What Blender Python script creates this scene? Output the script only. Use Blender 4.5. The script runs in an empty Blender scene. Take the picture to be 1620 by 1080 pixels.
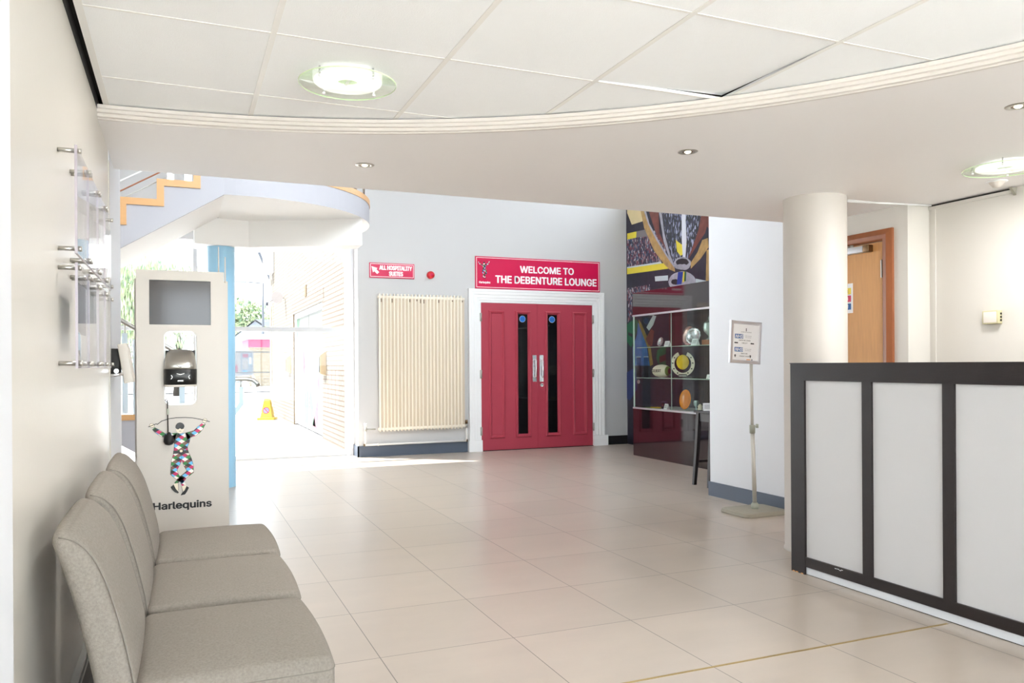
import bpy, bmesh, math, random
from mathutils import Matrix, Vector, Euler
PI = math.pi
sin, cos = math.sin, math.cos
S = bpy.context.scene
COL = S.collection

# ------------------------------------------------------------------ camera
cd = bpy.data.cameras.new('camera')
cam = bpy.data.objects.new('camera', cd)
COL.objects.link(cam)
cd.sensor_width = 36.0
cd.lens = 1257.0 / 1620 * 36
cd.shift_x = 0.0
cd.shift_y = 36.3 / 1620
cd.clip_start = 0.02
cd.clip_end = 600
cam.matrix_world = (Matrix.Translation((0, 0, 1.2)) @ Matrix.Rotation(-0.396, 4, 'Z')
                    @ Matrix.Rotation(PI / 2, 4, 'X') @ Matrix.Rotation(-0.0061, 4, 'Z'))
S.camera = cam

# ------------------------------------------------------------------ view, world, sun
S.view_settings.view_transform = 'Standard'
S.view_settings.look = 'None'
S.view_settings.gamma = 1.0
S.view_settings.use_curve_mapping = False
S.view_settings.exposure = 1.97
S.cycles.max_bounces = 10
S.cycles.diffuse_bounces = 6
S.cycles.glossy_bounces = 4
S.cycles.transparent_max_bounces = 16
S.cycles.use_denoising = True
S.cycles.sample_clamp_indirect = 6.0

w = bpy.data.worlds.new('sky')
S.world = w
w.use_nodes = True
nt = w.node_tree
nt.nodes.clear()
wo = nt.nodes.new('ShaderNodeOutputWorld')
bg = nt.nodes.new('ShaderNodeBackground')
bg.inputs['Color'].default_value = (0.86, 0.93, 1.0, 1)
bg.inputs['Strength'].default_value = 2.7
nt.links.new(bg.outputs[0], wo.inputs[0])

sd = bpy.data.lights.new('sun', 'SUN')
sd.energy = 9.0
sd.angle = 0.012
sd.color = (1.0, 0.96, 0.88)
sun = bpy.data.objects.new('sun', sd)
COL.objects.link(sun)
sdir = Vector((0.78 * cos(0.885), -0.62 * cos(0.885), -sin(0.885)))
sun.rotation_euler = sdir.to_track_quat('-Z', 'Y').to_euler()


def portal(loc, rot, sx, sy):
    d = bpy.data.lights.new('sky_portal', 'AREA')
    d.shape = 'RECTANGLE'
    d.size = sx
    d.size_y = sy
    d.cycles.is_portal = True
    o = bpy.data.objects.new('sky_portal', d)
    COL.objects.link(o)
    o.location = loc
    o.rotation_euler = rot


# ------------------------------------------------------------------ materials
def lin(c):
    return c / 12.92 if c <= 0.04045 else ((c + 0.055) / 1.055) ** 2.4


def rgb(r, g, b):
    return (lin(r / 255), lin(g / 255), lin(b / 255), 1)


MATS = {}


def ext(r, g, b, k=0.115):
    # outdoor colours scaled down by k so the sunlit outside does not blow out
    return (lin(r / 255) * k, lin(g / 255) * k, lin(b / 255) * k, 1)


def mat(name, col, rough=0.5, metal=0.0, spec=0.5, noise=0.0, nscale=8.0, bump=0.0, bscale=200.0, emit=0.0, coat=0.0, stretch=None):
    m = bpy.data.materials.new(name)
    m.use_nodes = True
    n = m.node_tree.nodes
    l = m.node_tree.links
    b = n['Principled BSDF']
    b.inputs['Base Color'].default_value = col
    b.inputs['Roughness'].default_value = rough
    b.inputs['Metallic'].default_value = metal
    b.inputs['Specular IOR Level'].default_value = spec
    if coat:
        b.inputs['Coat Weight'].default_value = coat
        b.inputs['Coat Roughness'].default_value = 0.05
    if emit:
        b.inputs['Emission Color'].default_value = col
        b.inputs['Emission Strength'].default_value = emit
    tc = None
    if noise or bump:
        tc = n.new('ShaderNodeTexCoord')
        src = tc.outputs['Object']
        if stretch:
            mp = n.new('ShaderNodeMapping')
            mp.inputs['Scale'].default_value = stretch
            l.new(src, mp.inputs['Vector'])
            src = mp.outputs[0]
    if noise:
        t = n.new('ShaderNodeTexNoise')
        t.inputs['Scale'].default_value = nscale
        t.inputs['Detail'].default_value = 5
        l.new(src, t.inputs['Vector'])
        mx = n.new('ShaderNodeMix')
        mx.data_type = 'RGBA'
        mx.inputs[6].default_value = tuple(c * (1 - noise) for c in col[:3]) + (1,)
        mx.inputs[7].default_value = tuple(min(1, c * (1 + noise)) for c in col[:3]) + (1,)
        l.new(t.outputs['Fac'], mx.inputs[0])
        l.new(mx.outputs[2], b.inputs['Base Color'])
    if bump:
        t2 = n.new('ShaderNodeTexNoise')
        t2.inputs['Scale'].default_value = bscale
        t2.inputs['Detail'].default_value = 3
        l.new(src, t2.inputs['Vector'])
        bp = n.new('ShaderNodeBump')
        bp.inputs['Strength'].default_value = bump
        bp.inputs['Distance'].default_value = 0.002
        l.new(t2.outputs['Fac'], bp.inputs['Height'])
        l.new(bp.outputs[0], b.inputs['Normal'])
    MATS[name] = m
    return m


def glassmat(name, tint=(1, 1, 1, 1), rough=0.0, refl=1.0, ior=1.45):
    m = bpy.data.materials.new(name)
    m.use_nodes = True
    n = m.node_tree.nodes
    l = m.node_tree.links
    n.clear()
    o = n.new('ShaderNodeOutputMaterial')
    t = n.new('ShaderNodeBsdfTransparent')
    t.inputs[0].default_value = tint
    g = n.new('ShaderNodeBsdfGlossy')
    g.inputs['Roughness'].default_value = rough
    f = n.new('ShaderNodeFresnel')
    f.inputs['IOR'].default_value = ior
    mu = n.new('ShaderNodeMath')
    mu.operation = 'MULTIPLY'
    mu.inputs[1].default_value = refl
    mx = n.new('ShaderNodeMixShader')
    l.new(f.outputs[0], mu.inputs[0])
    l.new(mu.outputs[0], mx.inputs[0])
    l.new(t.outputs[0], mx.inputs[1])
    l.new(g.outputs[0], mx.inputs[2])
    l.new(mx.outputs[0], o.inputs[0])
    MATS[name] = m
    return m


def M(n):
    return MATS[n]


mat('wall_warm', rgb(208, 203, 194), 0.28, noise=0.02, nscale=1.5, bump=0.15, bscale=60)
mat('wall_cool', rgb(203, 202, 202), 0.6, noise=0.01, nscale=2)
mat('wall_white', rgb(225, 227, 232), 0.5, noise=0.01, nscale=2)
mat('wall_cream', rgb(212, 208, 201), 0.45, noise=0.01, nscale=2)
mat('column_cream', rgb(200, 194, 187), 0.45, noise=0.01, nscale=2)
mat('soffit', rgb(238, 235, 234), 0.55, noise=0.015, nscale=1.2)
mat('cornice', rgb(214, 208, 202), 0.4)
mat('ctile', rgb(250, 252, 254), 0.9, noise=0.012, nscale=30, bump=0.3, bscale=260)
mat('tbar', rgb(240, 239, 236), 0.45)
mat('void', rgb(28, 26, 24), 0.9)
mat('white', rgb(245, 245, 245), 0.4)
mat('white_gloss', rgb(248, 248, 250), 0.2)
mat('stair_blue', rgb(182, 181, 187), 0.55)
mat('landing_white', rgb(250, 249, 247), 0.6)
mat('blue_col', rgb(160, 208, 236), 0.35, noise=0.03, nscale=6)
mat('skirt_grey', rgb(82, 92, 108), 0.45)
mat('skirt_dark', rgb(38, 37, 38), 0.4)
mat('black', rgb(18, 18, 19), 0.35)
mat('black_soft', rgb(24, 23, 24), 0.6)
mat('chrome', rgb(225, 225, 228), 0.12, metal=1)
mat('steel', rgb(190, 188, 182), 0.3, metal=1)
mat('alu', rgb(206, 208, 214), 0.35, metal=0.6)
mat('frame_grey', rgb(208, 210, 214), 0.4)
mat('brass', rgb(190, 165, 110), 0.4, metal=0.8)
mat('rad', rgb(250, 242, 226), 0.35)
mat('rad_dark', rgb(212, 198, 178), 0.5)
mat('rust', rgb(90, 70, 45), 0.8)
mat('sign_red', rgb(208, 0, 74), 0.35)
mat('sign_edge', rgb(140, 0, 50), 0.4)
mat('sign_white', rgb(255, 250, 252), 0.5)
mat('red_door', rgb(176, 60, 78), 0.5, noise=0.03, nscale=14, bump=0.1, bscale=80)
mat('alarm', rgb(206, 40, 48), 0.35)
mat('dark_room_glass', (0.006, 0.006, 0.007, 1), 0.04, spec=0.6)
mat('screen', rgb(58, 52, 50), 0.10, spec=0.5)
mat('blue_sticker', rgb(0, 112, 204), 0.4)
mat('kiosk', rgb(197, 191, 183), 0.32)
mat('fabric', rgb(142, 135, 127), 0.95, spec=0.2, noise=0.30, nscale=170, bump=0.5, bscale=600)
mat('fabric_seam', rgb(134, 128, 120), 0.95, spec=0.1)
mat('dark_wood', rgb(33, 26, 27), 0.38, noise=0.35, nscale=18, stretch=(12, 12, 1.2), bump=0.3, bscale=40)
mat('dark_wood_h', rgb(33, 26, 27), 0.38, noise=0.35, nscale=18, stretch=(12, 1.2, 12), bump=0.3, bscale=40)
mat('panel_grey', rgb(206, 207, 210), 0.4, noise=0.01, nscale=3)
mat('plinth_white', rgb(220, 225, 232), 0.35)
mat('oak', rgb(212, 158, 98), 0.45, noise=0.14, nscale=5, stretch=(1, 14, 1.2))
mat('oak_frame', rgb(152, 92, 58), 0.35, noise=0.15, nscale=6, stretch=(6, 6, 1))
mat('beech', rgb(218, 168, 114), 0.4, noise=0.08, nscale=8, stretch=(1, 8, 8))
mat('gloss_dark', rgb(36, 24, 30), 0.05, spec=0.7, coat=0.6)
mat('paper', rgb(240, 242, 244), 0.7)
mat('ink', rgb(40, 42, 46), 0.7)
mat('nhs', rgb(30, 96, 165), 0.5)
mat('orange_mark', rgb(238, 166, 80), 0.5)
mat('stand_green', rgb(168, 172, 158), 0.5)
mat('stand_base', rgb(160, 156, 142), 0.75, noise=0.08, nscale=30)
mat('stand_pole', rgb(205, 203, 196), 0.35, metal=0.3)
mat('sensor', rgb(196, 188, 150), 0.5)
mat('sensor_face', rgb(222, 214, 206), 0.4)
mat('lamp_glow', (1.0, 1.0, 0.93, 1), 0.5, emit=0.22)
mat('lamp_tube', (1.0, 1.0, 0.92, 1), 0.5, emit=6.0)
mat('lamp_green', rgb(196, 214, 176), 0.2, emit=0.08)
mat('bulb', (1.0, 0.85, 0.6, 1), 0.4, emit=3.0)
mat('copper', rgb(120, 95, 70), 0.3, metal=1)
mat('silver_obj', rgb(205, 205, 210), 0.22, metal=1, bump=0.4, bscale=60)
mat('pink_silver', rgb(215, 180, 175), 0.25, metal=0.8, bump=0.5, bscale=60)
mat('crystal', rgb(190, 205, 205), 0.15, metal=0.5, bump=0.8, bscale=120)
mat('gold_disc', rgb(245, 195, 20), 0.4, noise=0.25, nscale=24)
mat('orange_disc', rgb(240, 140, 20), 0.2, noise=0.2, nscale=9, coat=0.6)
mat('cream', rgb(232, 222, 200), 0.5)
mat('ball_green', rgb(110, 130, 60), 0.5)
mat('maroon', rgb(110, 40, 55), 0.5)
mat('purple_box', rgb(60, 56, 90), 0.4)
mat('yellow', ext(255, 220, 10, 0.5), 0.4)
mat('cone_red', ext(215, 60, 70, 0.5), 0.5)
mat('cone_blue', ext(140, 150, 215, 0.5), 0.5)
mat('bounce_white', rgb(236, 235, 232), 0.85, noise=0.04, nscale=3)
mat('yellow_in', rgb(240, 212, 60), 0.4)
mat('ground', ext(246, 244, 244, 0.68), 0.85, noise=0.04, nscale=3)
mat('frame_white', rgb(236, 238, 242), 0.35)
mat('reveal', ext(226, 178, 112), 0.8, noise=0.12, nscale=5)
mat('d_white', ext(248, 248, 252), 0.4)
mat('d_green', ext(150, 222, 178), 0.5)
mat('d_pink', ext(240, 130, 175), 0.5)
mat('d_peach', ext(244, 205, 190), 0.5)
mat('d_blue', ext(190, 215, 240), 0.5)
mat('cladding', ext(244, 243, 240, 0.42), 0.6)
mat('roof_grey', ext(220, 226, 236, 0.24), 0.7)
mat('shed_blue', ext(206, 218, 232, 0.34), 0.7)
mat('hut_pink', ext(236, 80, 150, 0.30), 0.6)
mat('pipe_white', rgb(235, 232, 228), 0.4)
mat('sand_box', ext(245, 218, 176, 0.5), 0.7)
mat('dish', ext(214, 206, 204, 0.5), 0.5)
mat('mesh_grey', ext(176, 178, 182), 0.4, metal=0.4)
mat('post_blue', rgb(214, 226, 234), 0.4)
mat('post_grey', ext(190, 200, 220), 0.4)
mat('leaf_a', ext(192, 212, 160, 0.5), 0.7)
mat('leaf_b', ext(224, 236, 192, 0.5), 0.7)
mat('leaf_c', ext(140, 174, 140, 0.5), 0.7)
mat('bark', ext(120, 105, 90), 0.9)
glassmat('glass_pane', (0.985, 0.995, 0.99, 1), 0.0, 1.0)
glassmat('dimming_glass', (0.74, 0.745, 0.745, 1), 0.0, 1.0)  # entrance glazing, grey tint added to dim the bright outside
glassmat('case_glass', (0.93, 0.97, 0.95, 1), 0.0, 1.0)
glassmat('acrylic', (0.965, 0.97, 0.985, 1), 0.0, 1.3, 1.6)
glassmat('lamp_disc', (0.955, 0.985, 0.945, 1), 0.05, 1.0)
glassmat('clear_plastic', (0.8, 0.8, 0.8, 1), 0.1, 1.0)
mat('acrylic_edge', rgb(176, 168, 176), 0.2, spec=0.6)
mat('glass_edge', rgb(190, 214, 200), 0.2, spec=0.6)
mat('poster_dark', rgb(120, 116, 118), 0.5, noise=0.5, nscale=14)
mat('poster_light', rgb(228, 224, 220), 0.5, noise=0.04, nscale=12)
MURALC = {'cream': (226, 208, 160), 'yellow': (236, 220, 70), 'grey': (128, 124, 128), 'pale': (206, 220, 226),
          'skin': (122, 66, 58), 'gold': (186, 152, 96), 'silver': (172, 172, 186), 'sparkle': (232, 236, 250),
          'dark': (34, 30, 40), 'blue': (30, 60, 160), 'green': (24, 96, 64), 'lightblue': (70, 112, 180),
          'ochre': (150, 124, 62), 'maroon': (84, 34, 44), 'navyblue': (40, 54, 110), 'base': (42, 40, 58)}
for k, c in MURALC.items():
    mat('mural_' + k, rgb(*c), 0.45, noise=0.55 if k in ('skin', 'gold', 'silver', 'base', 'ochre', 'lightblue', 'green') else 0.08, nscale=11)


def speckle(name, cols, scale, rough=0.45, stretch=(1, 1, 1)):
    """voronoi cells with a few fixed colours (crowd, sparkling cup)"""
    m = bpy.data.materials.new(name)
    m.use_nodes = True
    n = m.node_tree.nodes
    l = m.node_tree.links
    b = n['Principled BSDF']
    b.inputs['Roughness'].default_value = rough
    tc = n.new('ShaderNodeTexCoord')
    mp = n.new('ShaderNodeMapping')
    mp.inputs['Scale'].default_value = stretch
    v = n.new('ShaderNodeTexVoronoi')
    v.inputs['Scale'].default_value = scale
    l.new(tc.outputs['Object'], mp.inputs[0])
    l.new(mp.outputs[0], v.inputs['Vector'])
    sx = n.new('ShaderNodeSeparateColor')
    l.new(v.outputs['Color'], sx.inputs[0])
    r = n.new('ShaderNodeValToRGB')
    r.color_ramp.interpolation = 'CONSTANT'
    e = r.color_ramp.elements
    while len(e) < len(cols):
        e.new(0.5)
    for i, c in enumerate(cols):
        e[i].position = i / len(cols)
        e[i].color = rgb(*c)
    l.new(sx.outputs[0], r.inputs[0])
    l.new(r.outputs[0], b.inputs['Base Color'])
    MATS[name] = m


speckle('mural_crowd', [(60, 44, 66), (120, 60, 76), (44, 52, 84), (190, 190, 200), (96, 70, 92), (70, 90, 120), (150, 120, 130), (40, 36, 56)], 44, stretch=(1, 1, 0.6))
speckle('mural_cup', [(40, 44, 56), (54, 60, 86), (30, 34, 40), (120, 126, 160), (44, 48, 60), (60, 58, 78), (170, 176, 205), (36, 44, 50)], 62, 0.3, (1, 1, 0.35))


def harlequin():
    m = bpy.data.materials.new('harlequin')
    m.use_nodes = True
    n = m.node_tree.nodes
    l = m.node_tree.links
    b = n['Principled BSDF']
    b.inputs['Roughness'].default_value = 0.4
    tc = n.new('ShaderNodeTexCoord')
    sx = n.new('ShaderNodeSeparateXYZ')
    l.new(tc.outputs['Object'], sx.inputs[0])

    def math_(op, a, b_=None):
        q = n.new('ShaderNodeMath')
        q.operation = op
        for i, v in enumerate((a, b_)):
            if v is None:
                continue
            if isinstance(v, (int, float)):
                q.inputs[i].default_value = v
            else:
                l.new(v, q.inputs[i])
        return q.outputs[0]
    xs = math_('MULTIPLY', sx.outputs[0], 1 / 0.031)
    zs = math_('MULTIPLY', sx.outputs[2], 1 / 0.021)
    a = math_('FLOOR', math_('ADD', xs, zs))
    c = math_('FLOOR', math_('SUBTRACT', xs, zs))
    k = math_('ADD', math_('MULTIPLY', a, 1.0), math_('MULTIPLY', c, 2.0))
    fr = math_('DIVIDE', math_('ADD', math_('FLOORED_MODULO', k, 6.0), 0.5), 6.0)
    r = n.new('ShaderNodeValToRGB')
    r.color_ramp.interpolation = 'CONSTANT'
    cols = [(96, 182, 230), (190, 24, 92), (236, 230, 222), (34, 124, 52), (118, 82, 66), (28, 26, 28)]
    e = r.color_ramp.elements
    while len(e) < 6:
        e.new(0.5)
    for i, cc in enumerate(cols):
        e[i].position = i / 6
        e[i].color = rgb(*cc)
    l.new(fr, r.inputs[0])
    l.new(r.outputs[0], b.inputs['Base Color'])
    MATS['harlequin'] = m


harlequin()


def gridmat(name, base, joint, ox, oy, tw, tl, jw, var=0.03, rough=0.3, brick=False):
    """floor tiles on the room grid"""
    m = bpy.data.materials.new(name)
    m.use_nodes = True
    n = m.node_tree.nodes
    l = m.node_tree.links
    b = n['Principled BSDF']
    tc = n.new('ShaderNodeTexCoord')
    sx = n.new('ShaderNodeSeparateXYZ')
    l.new(tc.outputs['Object'], sx.inputs[0])

    def mt(op, *a):
        q = n.new('ShaderNodeMath')
        q.operation = op
        for i, v in enumerate(a):
            if isinstance(v, (int, float)):
                q.inputs[i].default_value = v
            else:
                l.new(v, q.inputs[i])
        return q.outputs[0]

    def edge(s, o, w_):
        t = mt('DIVIDE', mt('SUBTRACT', s, o), w_)
        f = mt('FRACT', t)
        d = mt('MINIMUM', f, mt('SUBTRACT', 1.0, f))
        return mt('MULTIPLY', d, w_), mt('FLOOR', t)
    d1, i1 = edge(sx.outputs[0], ox, tw)
    d2, i2 = edge(sx.outputs[1], oy, tl)
    d = mt('MINIMUM', d1, d2)
    isj = mt('LESS_THAN', d, jw / 2)
    cb = n.new('ShaderNodeCombineXYZ')
    l.new(i1, cb.inputs[0])
    l.new(i2, cb.inputs[1])
    wn = n.new('ShaderNodeTexWhiteNoise')
    l.new(cb.outputs[0], wn.inputs['Vector'])
    mp = n.new('ShaderNodeMapping')
    mp.inputs['Scale'].default_value = (1.0, 2.6, 1)
    l.new(tc.outputs['Object'], mp.inputs[0])
    no = n.new('ShaderNodeTexNoise')
    no.inputs['Scale'].default_value = 1.6
    no.inputs['Detail'].default_value = 6
    no.inputs['Roughness'].default_value = 0.6
    l.new(mp.outputs[0], no.inputs['Vector'])
    v = mt('ADD', mt('MULTIPLY', wn.outputs['Value'], 0.25), mt('MULTIPLY', no.outputs['Fac'], 0.9))
    mx = n.new('ShaderNodeMix')
    mx.data_type = 'RGBA'
    mx.inputs[6].default_value = tuple(c * (1 - var * 2.2) for c in base[:3]) + (1,)
    mx.inputs[7].default_value = tuple(min(1, c * (1 + var * 2.2)) for c in base[:3]) + (1,)
    l.new(v, mx.inputs[0])
    m2 = n.new('ShaderNodeMix')
    m2.data_type = 'RGBA'
    l.new(isj, m2.inputs[0])
    l.new(mx.outputs[2], m2.inputs[6])
    m2.inputs[7].default_value = joint
    l.new(m2.outputs[2], b.inputs['Base Color'])
    b.inputs['Specular IOR Level'].default_value = 0.85
    rr = mt('ADD', rough - 0.06, mt('MULTIPLY', no.outputs['Fac'], 0.14))
    l.new(rr, b.inputs['Roughness'])
    MATS[name] = m


gridmat('floor_tile', rgb(186, 174, 162), rgb(104, 96, 88), 0.7518, 3.8456, 0.594, 0.6257, 0.0040, 0.075, 0.30)


def brickmat(name, c1, c2, mortar, axis='yz', bw=0.225, bh=0.075, mort=0.01):
    m = bpy.data.materials.new(name)
    m.use_nodes = True
    n = m.node_tree.nodes
    l = m.node_tree.links
    b = n['Principled BSDF']
    b.inputs['Roughness'].default_value = 0.85
    tc = n.new('ShaderNodeTexCoord')
    sx = n.new('ShaderNodeSeparateXYZ')
    l.new(tc.outputs['Object'], sx.inputs[0])
    cb = n.new('ShaderNodeCombineXYZ')
    l.new(sx.outputs[{'x': 0, 'y': 1, 'z': 2}[axis[0]]], cb.inputs[0])
    l.new(sx.outputs[2], cb.inputs[1])
    br = n.new('ShaderNodeTexBrick')
    br.inputs['Color1'].default_value = c1
    br.inputs['Color2'].default_value = c2
    br.inputs['Mortar'].default_value = mortar
    br.inputs['Scale'].default_value = 1
    br.inputs['Mortar Size'].default_value = mort
    br.inputs['Brick Width'].default_value = bw
    br.inputs['Row Height'].default_value = bh
    l.new(cb.outputs[0], br.inputs['Vector'])
    l.new(br.outputs['Color'], b.inputs['Base Color'])
    MATS[name] = m


brickmat('brick_cream', ext(250, 240, 222, 0.14), ext(246, 233, 212, 0.14), ext(190, 150, 120, 0.13), 'yz', 0.225, 0.075, 0.009)
brickmat('brick_hut', ext(220, 198, 160, 0.26), ext(200, 174, 134, 0.26), ext(232, 222, 204, 0.26), 'xz', 0.3, 0.12, 0.02)


# ------------------------------------------------------------------ mesh builder
class MB:
    def __init__(s):
        s.v, s.f, s.m, s.sm, s.ms = [], [], [], [], []
        s.T = Matrix.Identity(4)

    def mi(s, m):
        m = M(m) if isinstance(m, str) else m
        if m not in s.ms:
            s.ms.append(m)
        return s.ms.index(m)

    def add(s, vs, fs, m, smooth=False, T=None):
        T = s.T @ T if T is not None else s.T
        o = len(s.v)
        s.v += [tuple(T @ Vector(p)) for p in vs]
        i = s.mi(m)
        for f in fs:
            s.f.append([o + k for k in f])
            s.m.append(i)
            s.sm.append(smooth)
        return s

    def bm(s, b, m, smooth=False, T=None):
        b.verts.index_update()
        s.add([v.co[:] for v in b.verts], [[v.index for v in f.verts] for f in b.faces], m, smooth, T)
        b.free()
        return s

    def box(s, x0, x1, y0, y1, z0, z1, m, T=None):
        v = [(x, y, z) for z in (z0, z1) for y in (y0, y1) for x in (x0, x1)]
        f = [(0, 2, 3, 1), (4, 5, 7, 6), (0, 1, 5, 4), (2, 6, 7, 3), (0, 4, 6, 2), (1, 3, 7, 5)]
        return s.add(v, f, m, False, T)

    def rbox(s, x0, x1, y0, y1, z0, z1, r, m, seg=3, T=None, smooth=True):
        b = bmesh.new()
        bmesh.ops.create_cube(b, size=1)
        for v in b.verts:
            v.co = Vector(((x0 + x1) / 2 + v.co.x * (x1 - x0), (y0 + y1) / 2 + v.co.y * (y1 - y0), (z0 + z1) / 2 + v.co.z * (z1 - z0)))
        bmesh.ops.bevel(b, geom=b.edges[:], offset=r, segments=seg, profile=0.5, affect='EDGES')
        return s.bm(b, m, smooth, T)

    def cyl(s, p0, p1, r0, m, r1=None, n=24, caps=True, smooth=True):
        p0, p1 = Vector(p0), Vector(p1)
        r1 = r0 if r1 is None else r1
        z = (p1 - p0).normalized()
        x = z.orthogonal().normalized()
        y = z.cross(x)
        vs = []
        for p, r in ((p0, r0), (p1, r1)):
            for i in range(n):
                a = 2 * PI * i / n
                vs.append(tuple(p + x * (r * cos(a)) + y * (r * sin(a))))
        s.add(vs, [(i, (i + 1) % n, n + (i + 1) % n, n + i) for i in range(n)], m, smooth)
        if caps:
            s.add(vs[:n], [list(range(n))[::-1]], m)
            s.add(vs[n:], [list(range(n))], m)
        return s

    def tube(s, pts, r, m, n=10, caps=True):
        pts = [Vector(p) for p in pts]
        rs = r if isinstance(r, (list, tuple)) else [r] * len(pts)
        vs = []
        up = None
        for i, p in enumerate(pts):
            d = (pts[min(i + 1, len(pts) - 1)] - pts[max(i - 1, 0)]).normalized()
            if up is None:
                up = d.orthogonal().normalized()
            x = (up - d * up.dot(d)).normalized()
            up = x
            y = d.cross(x)
            for k in range(n):
                a = 2 * PI * k / n
                vs.append(tuple(p + x * (rs[i] * cos(a)) + y * (rs[i] * sin(a))))
        fs = []
        for i in range(len(pts) - 1):
            for k in range(n):
                fs.append((i * n + k, i * n + (k + 1) % n, (i + 1) * n + (k + 1) % n, (i + 1) * n + k))
        s.add(vs, fs, m, True)
        if caps:
            s.add(vs[:n], [list(range(n))[::-1]], m)
            s.add(vs[-n:], [list(range(n))], m)
        return s

    def lathe(s, prof, m, n=40, c=(0, 0, 0), T=None, smooth=True):
        vs = []
        for r, z in prof:
            for k in range(n):
                a = 2 * PI * k / n
                vs.append((c[0] + r * cos(a), c[1] + r * sin(a), c[2] + z))
        fs = []
        for i in range(len(prof) - 1):
            for k in range(n):
                fs.append((i * n + k, i * n + (k + 1) % n, (i + 1) * n + (k + 1) % n, (i + 1) * n + k))
        return s.add(vs, fs, m, smooth, T)

    def prism(s, pts, axis, a0, a1, m, m_side=None, T=None):
        """pts: polygon in the two other axes; extruded along axis from a0 to a1"""
        def P(p, a):
            return {'x': (a, p[0], p[1]), 'y': (p[0], a, p[1]), 'z': (p[0], p[1], a)}[axis]
        n = len(pts)
        vs = [P(p, a0) for p in pts] + [P(p, a1) for p in pts]
        s.add(vs, [list(range(n)), list(range(n, 2 * n))[::-1]], m, False, T)
        s.add(vs, [(i, (i + 1) % n, n + (i + 1) % n, n + i) for i in range(n)], m_side or m, False, T)
        return s

    def build(s, name, parent=None, loc=None, rotz=0, fixn=True):
        me = bpy.data.meshes.new(name)
        me.from_pydata(s.v, [], s.f)
        for m in s.ms:
            me.materials.append(m)
        me.polygons.foreach_set('material_index', s.m)
        me.polygons.foreach_set('use_smooth', s.sm)
        me.update()
        b = bmesh.new()
        b.from_mesh(me)
        bmesh.ops.remove_doubles(b, verts=b.verts[:], dist=1e-6)
        if fixn:
            bmesh.ops.recalc_face_normals(b, faces=b.faces[:])
        b.to_mesh(me)
        b.free()
        o = bpy.data.objects.new(name, me)
        COL.objects.link(o)
        if parent is not None:
            o.parent = parent
        if loc:
            o.location = loc
        o.rotation_euler = (0, 0, rotz)
        return o


def thing(name, label, cat, loc=(0, 0, 0), rotz=0, group=None):
    o = bpy.data.objects.new(name, None)
    COL.objects.link(o)
    o.empty_display_size = 0.05
    o.location = loc
    o.rotation_euler = (0, 0, rotz)
    o['label'] = label
    o['category'] = cat
    if group:
        o['group'] = group
    return o


def tag(o, label, cat, group=None):
    o['label'] = label
    o['category'] = cat
    if group:
        o['group'] = group
    return o


def struct(o, label=None):
    o['kind'] = 'structure'
    if label:
        o['label'] = label
    return o


def dup(root, loc, rotz, label, group=None):
    r = root.copy()
    COL.objects.link(r)
    r.location = loc
    r.rotation_euler = (0, 0, rotz)
    r['label'] = label
    if group:
        r['group'] = group
    for ch in list(root.children):
        c = ch.copy()
        COL.objects.link(c)
        c.parent = r
        for g in list(ch.children):
            d = g.copy()
            COL.objects.link(d)
            d.parent = c
    return r


def frame2d(mb, pts, closed, prof, fn, m):
    """sweep profile [(offset_out, height)] along polyline pts (2D), mitred; fn(a,b,h) -> 3D"""
    n = len(pts)
    dirs = []
    for i in range(n if closed else n - 1):
        a, b = pts[i], pts[(i + 1) % n]
        L = math.hypot(b[0] - a[0], b[1] - a[1])
        dirs.append(((b[0] - a[0]) / L, (b[1] - a[1]) / L))
    vs = []
    for i in range(n):
        if closed:
            d0, d1 = dirs[i - 1], dirs[i]
        else:
            d0 = dirs[max(i - 1, 0)]
            d1 = dirs[min(i, n - 2)]
        n0 = (-d0[1], d0[0])
        n1 = (-d1[1], d1[0])
        q = 1 + n0[0] * n1[0] + n0[1] * n1[1]
        mx, my = (n0[0] + n1[0]) / q, (n0[1] + n1[1]) / q
        for o, h in prof:
            vs.append(fn(pts[i][0] + mx * o, pts[i][1] + my * o, h))
    k = len(prof)
    fs = []
    for i in range(n if closed else n - 1):
        j = (i + 1) % n
        for a in range(k - 1):
            fs.append((i * k + a, i * k + a + 1, j * k + a + 1, j * k + a))
    mb.add(vs, fs, m)
    if not closed:
        mb.add(vs[:k], [list(range(k))], m)
        mb.add(vs[-k:], [list(range(k))], m)


FONT = None
try:
    import os
    _f = os.path.join(bpy.utils.system_resource('DATAFILES'), 'fonts', 'Inter.woff2')
    if os.path.exists(_f):
        FONT = bpy.data.fonts.load(_f)
except Exception:
    FONT = None


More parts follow.
